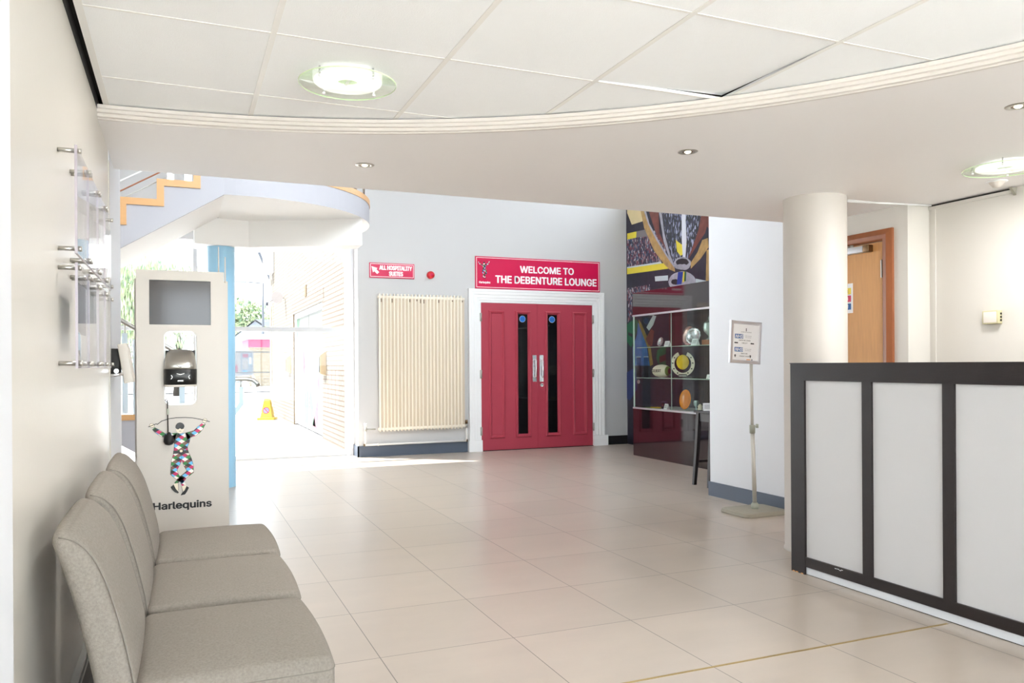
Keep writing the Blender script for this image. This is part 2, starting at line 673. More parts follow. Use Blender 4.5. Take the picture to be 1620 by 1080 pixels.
def text(mb, body, width, height, m, T, bold=0.0, ext=0.001, align='CENTER', xscale=None):
    """flat lettering in local XY (x right, y up), scaled to the given cap height and width"""
    c = bpy.data.curves.new('t', 'FONT')
    c.body = body
    if FONT:
        c.font = FONT
    c.size = 1
    c.extrude = 0.0
    c.align_x = 'LEFT'
    c.resolution_u = 3
    o = bpy.data.objects.new('t', c)
    COL.objects.link(o)
    me = bpy.data.meshes.new_from_object(o)
    vs = [v.co.copy() for v in me.vertices]
    fs = [list(p.vertices) for p in me.polygons]
    bpy.data.objects.remove(o)
    bpy.data.curves.remove(c)
    bpy.data.meshes.remove(me)
    x0 = min(v.x for v in vs)
    x1 = max(v.x for v in vs)
    y1 = max(v.y for v in vs)
    sy = height / y1
    sx = width / (x1 - x0) if width else sy
    W = (x1 - x0) * sx
    off = {'CENTER': -W / 2, 'LEFT': 0, 'RIGHT': -W}[align]
    e = bold * sy
    for k, (dx, dy) in enumerate(((0, 0),) if not bold else ((0, 0), (-e, 0), (e, 0), (0, -e * .7), (0, e * .7), (-e * .6, e * .5), (e * .6, -e * .5), (e * .6, e * .5), (-e * .6, -e * .5))):
        pts = [((v.x - x0) * sx + off + dx, v.y * sy + dy, ext - k * 0.00004) for v in vs]
        mb.add(pts, fs, m, False, T)
    return W


def basis(origin, x, y, z):
    """matrix with given axes"""
    return Matrix(((x[0], y[0], z[0], origin[0]), (x[1], y[1], z[1], origin[1]), (x[2], y[2], z[2], origin[2]), (0, 0, 0, 1)))


def ell(cx, cy, rx, ry, n=24, a0=0.0, a1=2 * PI):
    full = abs(a1 - a0 - 2 * PI) < 1e-6
    return [(cx + rx * cos(a0 + (a1 - a0) * i / (n if full else n - 1)), cy + ry * sin(a0 + (a1 - a0) * i / (n if full else n - 1))) for i in range(n)]


def tri(pts):
    """ear-free triangulation through mathutils"""
    from mathutils.geometry import tessellate_polygon
    return [tuple(t) for t in tessellate_polygon([[Vector((p[0], p[1], 0)) for p in pts]])]


def flat(mb, pts, h, m, T):
    """flat decal polygon in local XY at height h"""
    mb.add([(p[0], p[1], h) for p in pts], tri(pts), m, False, T)


# ================================================================== THE SETTING
# symmetric thin-glass reflectance (same from both sides of a pane)
for _g in ('glass_pane', 'dimming_glass', 'case_glass', 'acrylic', 'lamp_disc', 'clear_plastic'):
    _m = MATS[_g]
    _n, _l = _m.node_tree.nodes, _m.node_tree.links
    _f = [x for x in _n if x.type == 'FRESNEL'][0]
    _mu = _f.outputs[0].links[0].to_node
    _lw = _n.new('ShaderNodeLayerWeight')
    _lw.inputs[0].default_value = 0.5
    _p = _n.new('ShaderNodeMath')
    _p.operation = 'POWER'
    _p.inputs[1].default_value = 4.5
    _l.new(_lw.outputs['Facing'], _p.inputs[0])
    _a = _n.new('ShaderNodeMath')
    _a.operation = 'MULTIPLY_ADD'
    _a.inputs[1].default_value = 0.96
    _a.inputs[2].default_value = 0.04
    _l.new(_p.outputs[0], _a.inputs[0])
    _l.new(_a.outputs[0], _mu.inputs[0])
    _mu.inputs[1].default_value = {'case_glass': 0.62, 'acrylic': 0.6}.get(_g, 0.5)
    _mu.use_clamp = True

H = 5.6
CX, CY, CR = -0.388, 0.294, 3.446     # the round ceiling recess

# floor
mb = MB()
mb.box(-3.5, 6.35, -2.6, 10.72, -0.06, 0, 'floor_tile')
floor = struct(mb.build('floor'))
mb = MB()
mb.box(0.0, 3.24, 2.588, 2.600, -0.002, 0.0012, 'brass')
mb.build('expansion_strip', floor)

# left wall; white end section, its upper part also whitened to imitate daylight
mb = MB()
mb.box(-0.465, -0.315, -2.5, 4.30, 0, 2.9, 'wall_warm')
wl = struct(mb.build('wall_left'))
mb = MB()
mb.box(-0.465, -0.3155, 4.345, 5.15, 0, 2.9, 'wall_white')
mb.build('end_panel', wl)
mb = MB()
mb.box(-0.465, -0.312, 4.30, 4.345, 0, 2.2, 'wall_cream')
mb.build('joint_strip', wl)
# white jamb by the camera
mb = MB()
mb.box(-0.32, -0.296, 1.45, 1.768, 0, 2.25, 'wall_white')
struct(mb.build('trim_1'))
# skirting of the left wall: dark with a steel top edge
mb = MB()
mb.box(-0.3155, -0.302, 1.768, 4.30, 0, 0.20, 'skirt_dark')
bl = struct(mb.build('baseboard_left'))
mb = MB()
mb.box(-0.3155, -0.292, 1.768, 4.30, 0.20, 0.212, 'steel')
mb.box(-0.3155, -0.296, 1.768, 4.30, 0.220, 0.236, 'steel')
mb.build('steel_edge', bl)

# wall closing the lobby towards the stair well and the atrium's far left
mb = MB()
mb.box(-3.5, -0.465, 5.0, 5.15, 0, H, 'wall_cool')
struct(mb.build('wall_partition'))
mb = MB()
mb.box(-3.65, -3.5, 5.0, 10.72, 0, H, 'wall_cool')
struct(mb.build('wall_stair'))

# back wall with the doors
mb = MB()
mb.box(2.15, 6.35, 10.35, 10.75, 0, H, 'wall_cool')
struct(mb.build('wall_back'))
mb = MB()
mb.box(2.135, 3.655, 10.337, 10.352, 0, 0.146, 'skirt_grey')
mb.box(2.135, 2.152, 10.337, 10.62, 0, 0.146, 'skirt_grey')
struct(mb.build('baseboard_back'))
mb = MB()
mb.box(5.835, 6.2, 10.337, 10.352, 0, 0.13, 'skirt_dark')
struct(mb.build('baseboard_back_right'))

# right wall of the atrium (carries the mural), unseen clerestory added above to light the atrium
mb = MB()
mb.box(6.2, 6.35, 5.98, 10.35, 0, 3.75, 'wall_cool')
mb.box(6.2, 6.35, 5.98, 6.3, 3.75, 4.6, 'wall_cool')
mb.box(6.2, 6.35, 10.1, 10.35, 3.75, 4.6, 'wall_cool')
mb.box(6.2, 6.35, 5.98, 10.35, 4.6, H, 'wall_cool')
struct(mb.build('wall_atrium_right'))
mb = MB()
for y in (6.3, 7.55, 8.8, 10.05):
    mb.box(6.24, 6.30, y, y + 0.05, 3.75, 4.6, 'frame_white')
mb.box(6.24, 6.30, 6.3, 10.1, 3.75, 3.80, 'frame_white')
mb.box(6.24, 6.30, 6.3, 10.1, 4.55, 4.6, 'frame_white')
win = struct(mb.build('added_window_1'))
mb = MB()
mb.box(6.268, 6.272, 6.33, 10.08, 3.8, 4.55, 'glass_pane')
mb.build('pane', win)
portal((6.36, 8.2, 4.175), (0, PI / 2, 0), 0.85, 3.8)

# right wall (column side) with the oak door
mb = MB()
mb.box(4.45, 6.35, 4.70, 5.98, 0, H, 'wall_white')
mb.box(4.45, 6.35, 3.84, 4.70, 0, 2.9, 'wall_cream')
struct(mb.build('wall_right'))
mb = MB()
mb.box(4.436, 4.452, 4.86, 5.98, 0, 0.126, 'skirt_grey')
mb.box(4.436, 6.2, 5.978, 5.99, 0, 0.126, 'skirt_grey')
struct(mb.build('baseboard_right'))
mb = MB()
mb.box(4.65, 4.8, -2.5, 3.84, 0, 2.9, 'wall_cream')
struct(mb.build('wall_right_front'))
mb = MB()
mb.box(4.637, 4.651, 3.25, 3.835, 2.215, 2.236, 'wall_cream')
mb.box(4.643, 4.651, 3.79, 3.815, 0.0, 2.215, 'wall_cream')
t2 = struct(mb.build('trim_2'))
mb = MB()
mb.box(4.640, 4.651, 3.25, 3.83, 2.2375, 2.2455, 'void')
mb.prism([(4.65, 2.245), (4.60, 2.245), (4.645, 2.20)], 'y', 3.235, 3.252, 'stand_base')
mb.build('shadow_gap', t2)

# front (street) wall behind the camera, with a wide window
mb = MB()
mb.box(-0.465, 4.8, -2.65, -2.5, 0, 0.15, 'wall_warm')
mb.box(-0.465, 4.8, -2.65, -2.5, 2.27, 2.9, 'wall_warm')
mb.box(-0.465, -0.25, -2.65, -2.5, 0.15, 2.27, 'wall_warm')
mb.box(4.6, 4.8, -2.65, -2.5, 0.15, 2.27, 'wall_warm')
struct(mb.build('wall_front'))
mb = MB()
for x in (-0.25, 0.95, 2.15, 3.35, 4.55):
    mb.box(x, x + 0.05, -2.60, -2.55, 0.15, 2.27, 'frame_white')
mb.box(-0.25, 4.6, -2.60, -2.55, 0.15, 0.20, 'frame_white')
mb.box(-0.25, 4.6, -2.60, -2.55, 2.22, 2.27, 'frame_white')
win = struct(mb.build('window_2'))
mb = MB()
mb.box(-0.22, 4.57, -2.577, -2.573, 0.2, 2.22, 'glass_pane')
mb.build('pane', win)
portal((2.17, -2.7, 1.2), (-PI / 2, 0, 0), 4.8, 2.1)

# upper wall over the lobby, unseen clerestory added to throw sky light on the back wall
mb = MB()
mb.box(-3.5, 4.45, 4.60, 4.70, 2.9, 3.3, 'wall_cool')
mb.box(-3.5, -3.2, 4.60, 4.70, 3.3, 4.8, 'wall_cool')
mb.box(4.2, 4.45, 4.60, 4.70, 3.3, 4.8, 'wall_cool')
mb.box(-3.5, 4.45, 4.60, 4.70, 4.8, H, 'wall_cool')
struct(mb.build('wall_upper'))
mb = MB()
for i in range(7):
    x = -3.2 + i * 1.225
    mb.box(x, x + 0.05, 4.62, 4.68, 3.3, 4.8, 'frame_white')
mb.box(-3.2, 4.2, 4.62, 4.68, 3.3, 3.35, 'frame_white')
mb.box(-3.2, 4.2, 4.62, 4.68, 4.75, 4.8, 'frame_white')
win = struct(mb.build('added_window_3'))
mb = MB()
mb.box(-3.17, 4.17, 4.648, 4.652, 3.35, 4.75, 'glass_pane')
mb.build('pane', win)
portal((0.5, 4.55, 4.05), (-PI / 2, 0, 0), 7.3, 1.4)
mb = MB()
mb.box(-3.65, 6.35, 4.6, 10.75, H, H + 0.1, 'wall_cool')
struct(mb.build('ceiling_atrium'))
mb = MB()
mb.box(-0.465, 4.8, -2.65, 4.7, 2.9, 2.98, 'wall_cool')
struct(mb.build('roof_lobby'))

# curved white ceiling (soffit) around the round recess
def rect_hit(a):
    dx, dy = cos(a), sin(a)
    t = 1e9
    if dy > 1e-6:
        t = min(t, (4.70 - CY) / dy)
    if dy < -1e-6:
        t = min(t, (-2.5 - CY) / dy)
    if dx > 1e-6:
        t = min(t, (4.65 - CX) / dx)
    return (CX + dx * t, CY + dy * t)


a_start = math.acos((-0.315 - CX) / (CR + 0.03))
angs = [a_start - (a_start + 1.02) * i / 110 for i in range(111)]
RO = CR + 0.034
ac = math.atan2(4.70 - CY, 4.65 - CX)
angs = sorted(set(angs + [ac]), reverse=True)
vs, fs = [], []
for i, a in enumerate(angs):
    ix, iy = CX + RO * cos(a), CY + RO * sin(a)
    ox, oy = rect_hit(a)
    if i == 0:
        ix, ox, oy = -0.315, -0.315, 4.70
    for z in (2.25, 2.304):
        vs += [(ix, iy, z), (ox, oy, z)]
for i in range(len(angs) - 1):
    a, b = i * 4, (i + 1) * 4
    fs += [(a, a + 1, b + 1, b), (a + 2, b + 2, b + 3, a + 3), (a, b, b + 2, a + 2), (a + 1, a + 3, b + 3, b + 1)]
fs.append((0, 2, 3, 1))
mb = MB()
mb.add(vs, fs, 'soffit')
mb.box(-3.5, 4.45, 4.695, 4.70, 2.2501, 2.9, 'soffit')
mb.box(-0.315, 4.65, -2.5, -0.0, 2.2502, 2.304, 'soffit')
struct(mb.build('ceiling_soffit'))
# faint board joints and the fixed conduit on the soffit
mb = MB()
mb.tube([(3.97, 3.918, 2.243), (4.28, 3.868, 2.243), (4.63, 3.81, 2.243)], 0.006, 'white', 8)
mb.tube([(3.97, 3.880, 2.244), (4.20, 3.875, 2.244)], 0.004, 'white', 6)
tag(mb.build('cable_conduit'), 'thin white cable conduit crossing the soffit from round column to corner', 'conduit')

# stepped cornice along the arc
prof = [(0.000, 2.3025), (0.000, 2.288), (0.009, 2.286), (0.007, 2.272), (0.019, 2.270), (0.017, 2.256), (0.030, 2.2535), (0.034, 2.249), (0.05, 2.249)]
vs, fs = [], []
ca = [a_start + 0.012 - (a_start + 1.03) * i / 140 for i in range(141)]
for a in ca:
    for r, z in [(0.03, 2.3025)] + prof:
        vs.append((CX + (CR + r) * cos(a), CY + (CR + r) * sin(a), z))
k = len(prof) + 1
for i in range(len(ca) - 1):
    for j in range(k - 1):
        fs.append((i * k + j, i * k + j + 1, (i + 1) * k + j + 1, (i + 1) * k + j))
mb = MB()
mb.add(vs, fs, 'cornice')
struct(mb.build('trim_3', fixn=False))

# suspended ceiling: tiles, T-bars, dark void
X0, Y0, TW, TL = -0.3118 + 0.0, 2.7466, 0.6063, 0.6505
mb = MB()
for i in range(0, 9):
    for j in range(-8, 3):
        x0, x1 = X0 + i * TW, X0 + (i + 1) * TW
        y0, y1 = Y0 + (j) * TL, Y0 + (j + 1) * TL
        # keep only tiles reaching the round recess
        qx, qy = max(x0, min(CX, x1)), max(y0, min(CY, y1))
        if math.hypot(qx - CX, qy - CY) > CR + 0.1 or x0 > 4.6:
            continue
        x0 = max(x0, -0.285)
        g = 0.0035
        z = [2.3085] * 4
        if i == 3 and j == -1:
            z = [2.3085, 2.309, 2.313, 2.327]
        if i == 2 and j == 0:
            z = [2.3085, 2.3085, 2.3085, 2.3085]
        vs = [(x0 + g, y0 + g, z[0]), (x1 - g, y0 + g, z[1]), (x0 + g, y1 - g, z[2]), (x1 - g, y1 - g, z[3])]
        vs += [(p[0], p[1], p[2] + 0.014) for p in vs]
        mb.add(vs, [(0, 1, 3, 2), (4, 6, 7, 5), (0, 4, 5, 1), (2, 3, 7, 6), (0, 2, 6, 4), (1, 5, 7, 3)], 'ctile')
ceil = struct(mb.build('ceiling'))
mb = MB()
for i in range(1, 9):
    x = X0 + i * TW
    mb.box(x - 0.010, x + 0.010, -2.5, 3.75, 2.3062, 2.3078, 'tbar')
for j in range(-8, 2):
    y = Y0 + j * TL
    mb.box(-0.29, 4.6, y - 0.006, y + 0.006, 2.3064, 2.3079, 'tbar')
mb.box(-0.292, -0.268, -2.5, 3.80, 2.3058, 2.3072, 'tbar')
mb.build('tile_grid', ceil)
mb = MB()
mb.box(-0.315, 4.65, -2.5, 4.6, 2.335, 2.345, 'void')
mb.box(-0.3148, -0.3135, -2.5, 3.78, 2.285, 2.335, 'void')
mb.build('dark_void', ceil)

# round white column
mb = MB()
mb.lathe([(0.199, 0), (0.199, 0.012), (0.193, 0.014), (0.193, 2.2502)], 'column_cream', 64)
col_w = tag(mb.build('round_column', loc=(3.765, 3.955, 0)), 'thick round cream column rising behind the end of the reception counter', 'column')
# blue column
mb = MB()
mb.lathe([(0.13, 0), (0.13, 2.42)], 'blue_col', 48)
tag(mb.build('blue_column', loc=(0.385, 8.44, 0)), 'slim pale blue column standing under the stair landing', 'column')

# ------------------------------------------------------------------ glazed wall
mb = MB()
gy0, gy1 = 10.64, 10.70
mb.box(-3.5, 2.15, gy0, gy1, 0, 0.055, 'frame_grey')
mb.box(-3.5, 2.15, gy0, gy1, 1.645, 1.70, 'frame_grey')
mb.box(2.05, 2.15, gy0 - 0.02, gy1 + 0.02, 0, 2.80, 'frame_white')
mb.box(2.04, 2.052, gy0 + 0.01, gy1, 0.05, 2.8, 'alu')
for x in (0.158, -1.15, -2.4, -3.5):
    mb.box(x, x + 0.05, gy0, gy1, 0, 2.80, 'frame_grey')
win = struct(mb.build('window_4'))
mb = MB()
mb.box(-3.45, 2.05, 10.668, 10.672, 0.055, 1.645, 'dimming_glass')
mb.build('pane', win)
mb = MB()
mb.box(-3.45, 2.05, 10.668, 10.672, 1.70, 2.78, 'dimming_glass')
mb.build('pane', win)
portal((-0.7, 10.76, 1.4), (PI / 2, 0, 0), 5.5, 2.75)
# wall over the glazing with small upper windows
mb = MB()
xs = [-3.5, -0.66 - 0.2, -0.63, -0.13, -0.055, 0.065, 0.15, 2.15]
ZU = 3.50
for a, b in ((-3.5, -0.70), (-0.628, -0.13), (-0.055, 0.065), (0.15, 2.15)):
    mb.box(a, b, 10.64, 10.72, 2.78, 4.4, 'wall_cool')
mb.box(-0.13, -0.055, 10.64, 10.72, 2.78, ZU, 'wall_cool')
mb.box(0.065, 0.15, 10.64, 10.72, 2.78, ZU, 'wall_cool')
mb.box(-0.70, -0.628, 10.64, 10.72, 3.13, 4.4, 'wall_cool')
mb.box(-0.70, -0.628, 10.64, 10.72, 2.78, 2.95, 'wall_cool')
mb.box(-3.5, 2.15, 10.64, 10.72, 4.4, H, 'wall_cool')
struct(mb.build('wall_glazing_top'))

# ------------------------------------------------------------------ curved landing, beam, stair flights
LX, LY, LR = 0.5, 8.45, 1.352
pts = [(0.354, LY - math.sqrt(LR ** 2 - 0.146 ** 2))]
a0 = math.atan2(pts[0][1] - LY, 0.354 - LX)
for i in range(1, 49):
    a = a0 + (PI / 2 - 0.0 - a0) * i / 48
    pts.append((LX + LR * cos(a), LY + LR * sin(a)))
pts.append((0.354, LY + LR))
mb = MB()
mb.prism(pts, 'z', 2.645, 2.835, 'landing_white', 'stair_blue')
land = tag(mb.build('stair_landing'), 'white curved stair landing with a wooden edge strip above the entrance glazing', 'landing')
# wooden cap strip along its curved edge
mb = MB()
vs, fs = [], []
arc = pts[:-1]
for x, y in arc:
    d = Vector((x - LX, y - LY)).normalized()
    for o, z in ((0.006, 2.835), (0.006, 2.889), (-0.09, 2.889), (-0.09, 2.835)):
        vs.append((x + d.x * o, y + d.y * o, z))
for i in range(len(arc) - 1):
    for j in range(4):
        fs.append((i * 4 + j, i * 4 + (j + 1) % 4, (i + 1) * 4 + (j + 1) % 4, (i + 1) * 4 + j))
fs += [(0, 1, 2, 3), tuple(len(vs) - 4 + q for q in range(4))]
mb.add(vs, fs, 'beech')
mb.build('edge_strip', land)
mb = MB()
mb.tube([(LX + (LR - 0.04) * cos(a), LY + (LR - 0.04) * sin(a), 3.75) for a in [a0 + (PI / 2 - a0) * i / 30 for i in range(31)]], 0.02, 'steel', 8)
for i in range(0, 31, 5):
    a = a0 + (PI / 2 - a0) * i / 30
    x, y = LX + (LR - 0.04) * cos(a), LY + (LR - 0.04) * sin(a)
    mb.cyl((x, y, 2.888), (x, y, 3.75), 0.012, 'steel', n=8)
mb.build('railing', land)
# beam
mb = MB()
mb.prism([(0.135, 8.22), (0.64, 8.32), (1.664, 7.787), (1.675, 8.06), (0.64, 8.75), (0.135, 8.62)], 'z', 2.385, 2.6452, 'landing_white')
tag(mb.build('ceiling_beam'), 'white boxed beam with angled faces under the curved landing', 'beam')


def flight(name, y0, y1, levels, und, label):
    """levels: zigzag [(x,z)...] of the string's top line; und: underside polyline [(x,z)...]"""
    xo = levels[0][0]
    root = thing(name, label, 'stairs', (xo, y0, 0))
    top = [(a - xo, b) for a, b in levels]
    low = [(a - xo, b) for a, b in und]
    mb = MB()
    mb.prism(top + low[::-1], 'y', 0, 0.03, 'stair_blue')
    mb.build('stringer', root)
    mb = MB()
    mb.prism([(a, b - 0.02) for a, b in top] + [(a, max(0, b - 0.0015)) for a, b in low][::-1], 'y', 0.03, y1 - y0, 'landing_white')
    mb.build('steps', root)
    mb = MB()
    sg = -1 if levels[-1][0] < xo else 1
    cw = 0.055 * sg
    frame2d(mb, top, False, [(0, -0.012), (0, 0.06), (cw, 0.06), (cw, -0.012), (0, -0.012)], lambda a, b, h: (a, h, b), 'beech')
    mb.build('zigzag_cap', root)
    return root


lv, x, z = [(0.354, 2.847), (0.168, 2.847)], 0.168, 2.847
for i in range(7):
    z -= 0.1685
    lv.append((x, z))
    x -= 0.279 if i < 6 else 0.12
    lv.append((x, z))
fl = flight('stair_flight', 7.10, 8.20, lv, [(0.354, 2.645), (x, 2.645 - 0.622 * (0.354 - x))],
            'upper white stair flight with a wooden zigzag edge rising to the curved landing')
mb = MB()
for dz, m, r in ((0.055, 'oak_frame', 0.006), (-0.01, 'steel', 0.004), (0.135, 'white', 0.006), (0.5, 'steel', 0.02)):
    mb.tube([(0.25 - 0.354, 0.02, 2.975 + dz), (x - 0.354, 0.02, 2.975 + dz - 0.604 * (0.25 - x))], r, m, 8)
mb.build('balustrade_rods', fl)

lv, x, z = [(-1.97, 1.686 - 0.0002), (-1.97 - 0.06 + 0.0, 1.686)], -2.03, 1.686
lv = [(-2.08, 1.686)]
x = -2.05
lv.append((x, z))
for i in range(10):
    z -= 0.1685
    z = max(z, 0.001)
    lv.append((x, z))
    x += 0.2775 if i < 9 else 0.02
    if i < 9:
        lv.append((x, z))
lf = flight('stair_flight', 8.65, 9.60, lv, [(-2.08, 1.40), (0.155, 0.0), (lv[-1][0] - 0.002, 0.0)],
            'lower white stair flight behind the kiosk and blue column, with steel handrail')
ox = lv[0][0]
mb = MB()
hr = [(-2.0 - ox, 0.02, 2.56), (-0.542 - ox, 0.02, 1.664), (0.36 - ox, 0.02, 1.10), (0.44 - ox, 0.02, 1.072), (0.64 - ox, 0.02, 1.068), (0.70 - ox, 0.02, 1.055), (0.74 - ox, 0.02, 1.02), (0.755 - ox, 0.02, 0.985)]
mb.tube(hr, 0.024, 'steel', 12)
mb.build('handrail', lf)
for i, (px_, zt, zb) in enumerate(((-1.60, 2.20, 1.40), (-1.05, 1.86, 1.06), (-0.497, 1.53, 0.74), (-0.40, 1.47, 0.69), (0.02, 1.20, 0.42))):
    mb = MB()
    mb.box(px_ - 0.026 - ox, px_ + 0.026 - ox, 0.0, 0.008, zb, zt, 'post_blue')
    mb.cyl((px_ - ox, 0.02, zt - 0.03), (px_ - ox, 0.02, zt + 0.10), 0.008, 'steel', n=8)
    mb.build('baluster', lf)
mb = MB()
mb.prism([(0.56 - ox, 0.985), (0.605 - ox, 0.985), (0.605 - ox, 0.80), (0.47 - ox, 0.62), (0.42 - ox, 0.62), (0.56 - ox, 0.82)], 'y', -0.004, 0.004, 'post_blue')
mb.cyl((0.582 - ox, 0.02, 0.96), (0.582 - ox, 0.02, 1.06), 0.009, 'steel', n=8)
mb.build('baluster', lf)
mb = MB()
mb.box(-3.49, -2.09, 7.10, 9.60, 1.46, 1.70, 'landing_white')
tag(mb.build('half_landing'), 'white half landing at the turn of the stairs, behind the left wall', 'landing')
# ================================================================== OBJECTS
TB = lambda x, z, y=10.35: basis((x, y, z), (1, 0, 0), (0, 0, 1), (0, -1, 0))     # lettering on faces looking to -y
TR = lambda y, z, x: basis((x, y, z), (0, -1, 0), (0, 0, 1), (-1, 0, 0))            # lettering on faces looking to -x


def roundgrid(mb, x0, x1, y0, y1, z0, z1, r, m, fn=None, n=14):
    hx, hy, hz = (x1 - x0) / 2, (y1 - y0) / 2, (z1 - z0) / 2
    c = Vector(((x0 + x1) / 2, (y0 + y1) / 2, (z0 + z1) / 2))

    def ts(h):
        a = [-h + r * (1 - cos(PI / 2 * i / 5)) * 1.0 for i in range(5)]
        b = [-h + r + (2 * h - 2 * r) * i / n for i in range(n + 1)]
        return a + b + [-v for v in a[::-1]]
    H3 = (hx, hy, hz)
    for ax in range(3):
        u, v = [(1, 2), (2, 0), (0, 1)][ax]
        tu, tv = ts(H3[u]), ts(H3[v])
        for sgn in (-1, 1):
            vs = []
            for a in tu:
                for b in tv:
                    p = [0, 0, 0]
                    p[ax], p[u], p[v] = sgn * H3[ax], a, b
                    q = [max(-H3[k] + r, min(H3[k] - r, p[k])) for k in range(3)]
                    d = Vector(p) - Vector(q)
                    P = Vector(q) + d.normalized() * r if d.length > 1e-9 else Vector(p)
                    P = P + c
                    if fn:
                        P = fn(P)
                    vs.append(tuple(P))
            L = len(tv)
            fs = []
            for i in range(len(tu) - 1):
                for j in range(L - 1):
                    f = (i * L + j, i * L + j + 1, (i + 1) * L + j + 1, (i + 1) * L + j)
                    fs.append(f if sgn < 0 else f[::-1])
            mb.add(vs, fs, m, True)


# ------------------------------------------------------------------ red double doors
door = thing('door_1', 'red panelled double doors with narrow glazed strips in a white moulded frame', 'door', (4.714, 10.35, 0))
del door['category']
struct(door)
dT = Matrix.Translation((-4.714, -10.35, 0))


def dmb():
    m_ = MB()
    m_.T = dT
    return m_


wf = lambda a, b, h: (a, 10.35 - h, b)
MOULD = [(-0.004, 0.029), (0.0, 0.046), (0.012, 0.056), (0.020, 0.048), (0.024, 0.050), (0.040, 0.030), (0.044, 0.018)]
for (x0, x1, px, gx, hx, hg) in ((3.855, 4.712, (3.969, 4.200), (4.371, 4.605), 4.661, 3.847), (4.716, 5.595, (5.268, 5.498), (4.834, 5.070), 4.770, 5.603)):
    mb = dmb()
    # leaf slab built around the glass opening
    a, b = gx[0] + 0.036, gx[1] - 0.036
    mb.box(x0, a, 10.32, 10.345, 0.008, 2.058, 'red_door')
    mb.box(b, x1, 10.32, 10.345, 0.008, 2.058, 'red_door')
    mb.box(a, b, 10.32, 10.345, 0.008, 0.215, 'red_door')
    mb.box(a, b, 10.32, 10.345, 1.915, 2.058, 'red_door')
    leaf = mb.build('door_leaf', door)
    mb = dmb()
    for p in (px, gx):
        frame2d(mb, [(p[0], 0.174), (p[1], 0.174), (p[1], 1.952), (p[0], 1.952)], True, MOULD, wf, 'red_door')
    mb.build('panel_moulding', leaf)
    mb = dmb()
    mb.box(a, b, 10.333, 10.338, 0.215, 1.915, 'dark_room_glass')  # near-black pane imitates the unlit room behind the doors
    gl = mb.build('glass_strip', leaf)
    mb = dmb()
    cx = (gx[0] + gx[1]) / 2 - 0.004
    mb.cyl((cx, 10.333, 1.843), (cx, 10.3315, 1.843), 0.046, 'sign_white', n=32)
    mb.cyl((cx, 10.3315, 1.843), (cx, 10.3305, 1.843), 0.043, 'blue_sticker', n=32)
    mb.box(cx - 0.028, cx + 0.028, 10.3298, 10.3304, 1.846, 1.851, 'd_blue')
    mb.box(cx - 0.028, cx + 0.028, 10.3298, 10.3304, 1.832, 1.837, 'd_blue')
    mb.build('fire_door_sticker', leaf)
    mb = dmb()
    mb.box(hx - 0.03, hx + 0.03, 10.314, 10.32, 0.953, 1.33, 'chrome')
    mb.tube([(hx + 0.006, 10.315, 1.27), (hx + 0.006, 10.275, 1.262), (hx + 0.006, 10.27, 1.24), (hx + 0.006, 10.27, 1.05), (hx + 0.006, 10.275, 1.025), (hx + 0.006, 10.315, 1.015)], 0.011, 'chrome', 12)
    mb.build('handle', leaf)
    for z in (0.22, 1.01, 1.80):
        mb = dmb()
        mb.cyl((hg, 10.305, z), (hg, 10.305, z + 0.115), 0.009, 'steel', n=12)
        mb.box(hg - 0.014, hg + 0.014, 10.306, 10.322, z, z + 0.115, 'steel')
        mb.build('hinge', leaf)
mb = dmb()
mb.cyl((4.774, 10.32, 0.904), (4.774, 10.31, 0.904), 0.024, 'chrome', n=24)
mb.cyl((4.774, 10.31, 0.904), (4.774, 10.304, 0.904), 0.013, 'steel', n=16)
mb.build('lock', door)
mb = dmb()
mb.box(4.708, 4.722, 10.316, 10.32, 0.01, 2.056, 'red_door')
mb.build('meeting_strip', door)
mb = dmb()
frame2d(mb, [(3.853, 0.15), (3.853, 2.062), (5.597, 2.062), (5.597, 0.15)], False,
        [(0, -0.002), (0, 0.030), (0.028, 0.032), (0.032, 0.040), (0.062, 0.040), (0.067, 0.047), (0.105, 0.047), (0.112, 0.056), (0.15, 0.058), (0.156, 0.064), (0.186, 0.064), (0.186, -0.002)], wf, 'white')
for a, b in ((3.655, 3.853), (5.597, 5.833)):
    mb.box(a, b, 10.28, 10.352, 0, 0.156, 'white')
mb.build('door_frame', door)
mb = dmb()
mb.box(3.853, 5.597, 10.30, 10.349, 0, 0.006, 'void')
mb.build('threshold', door)


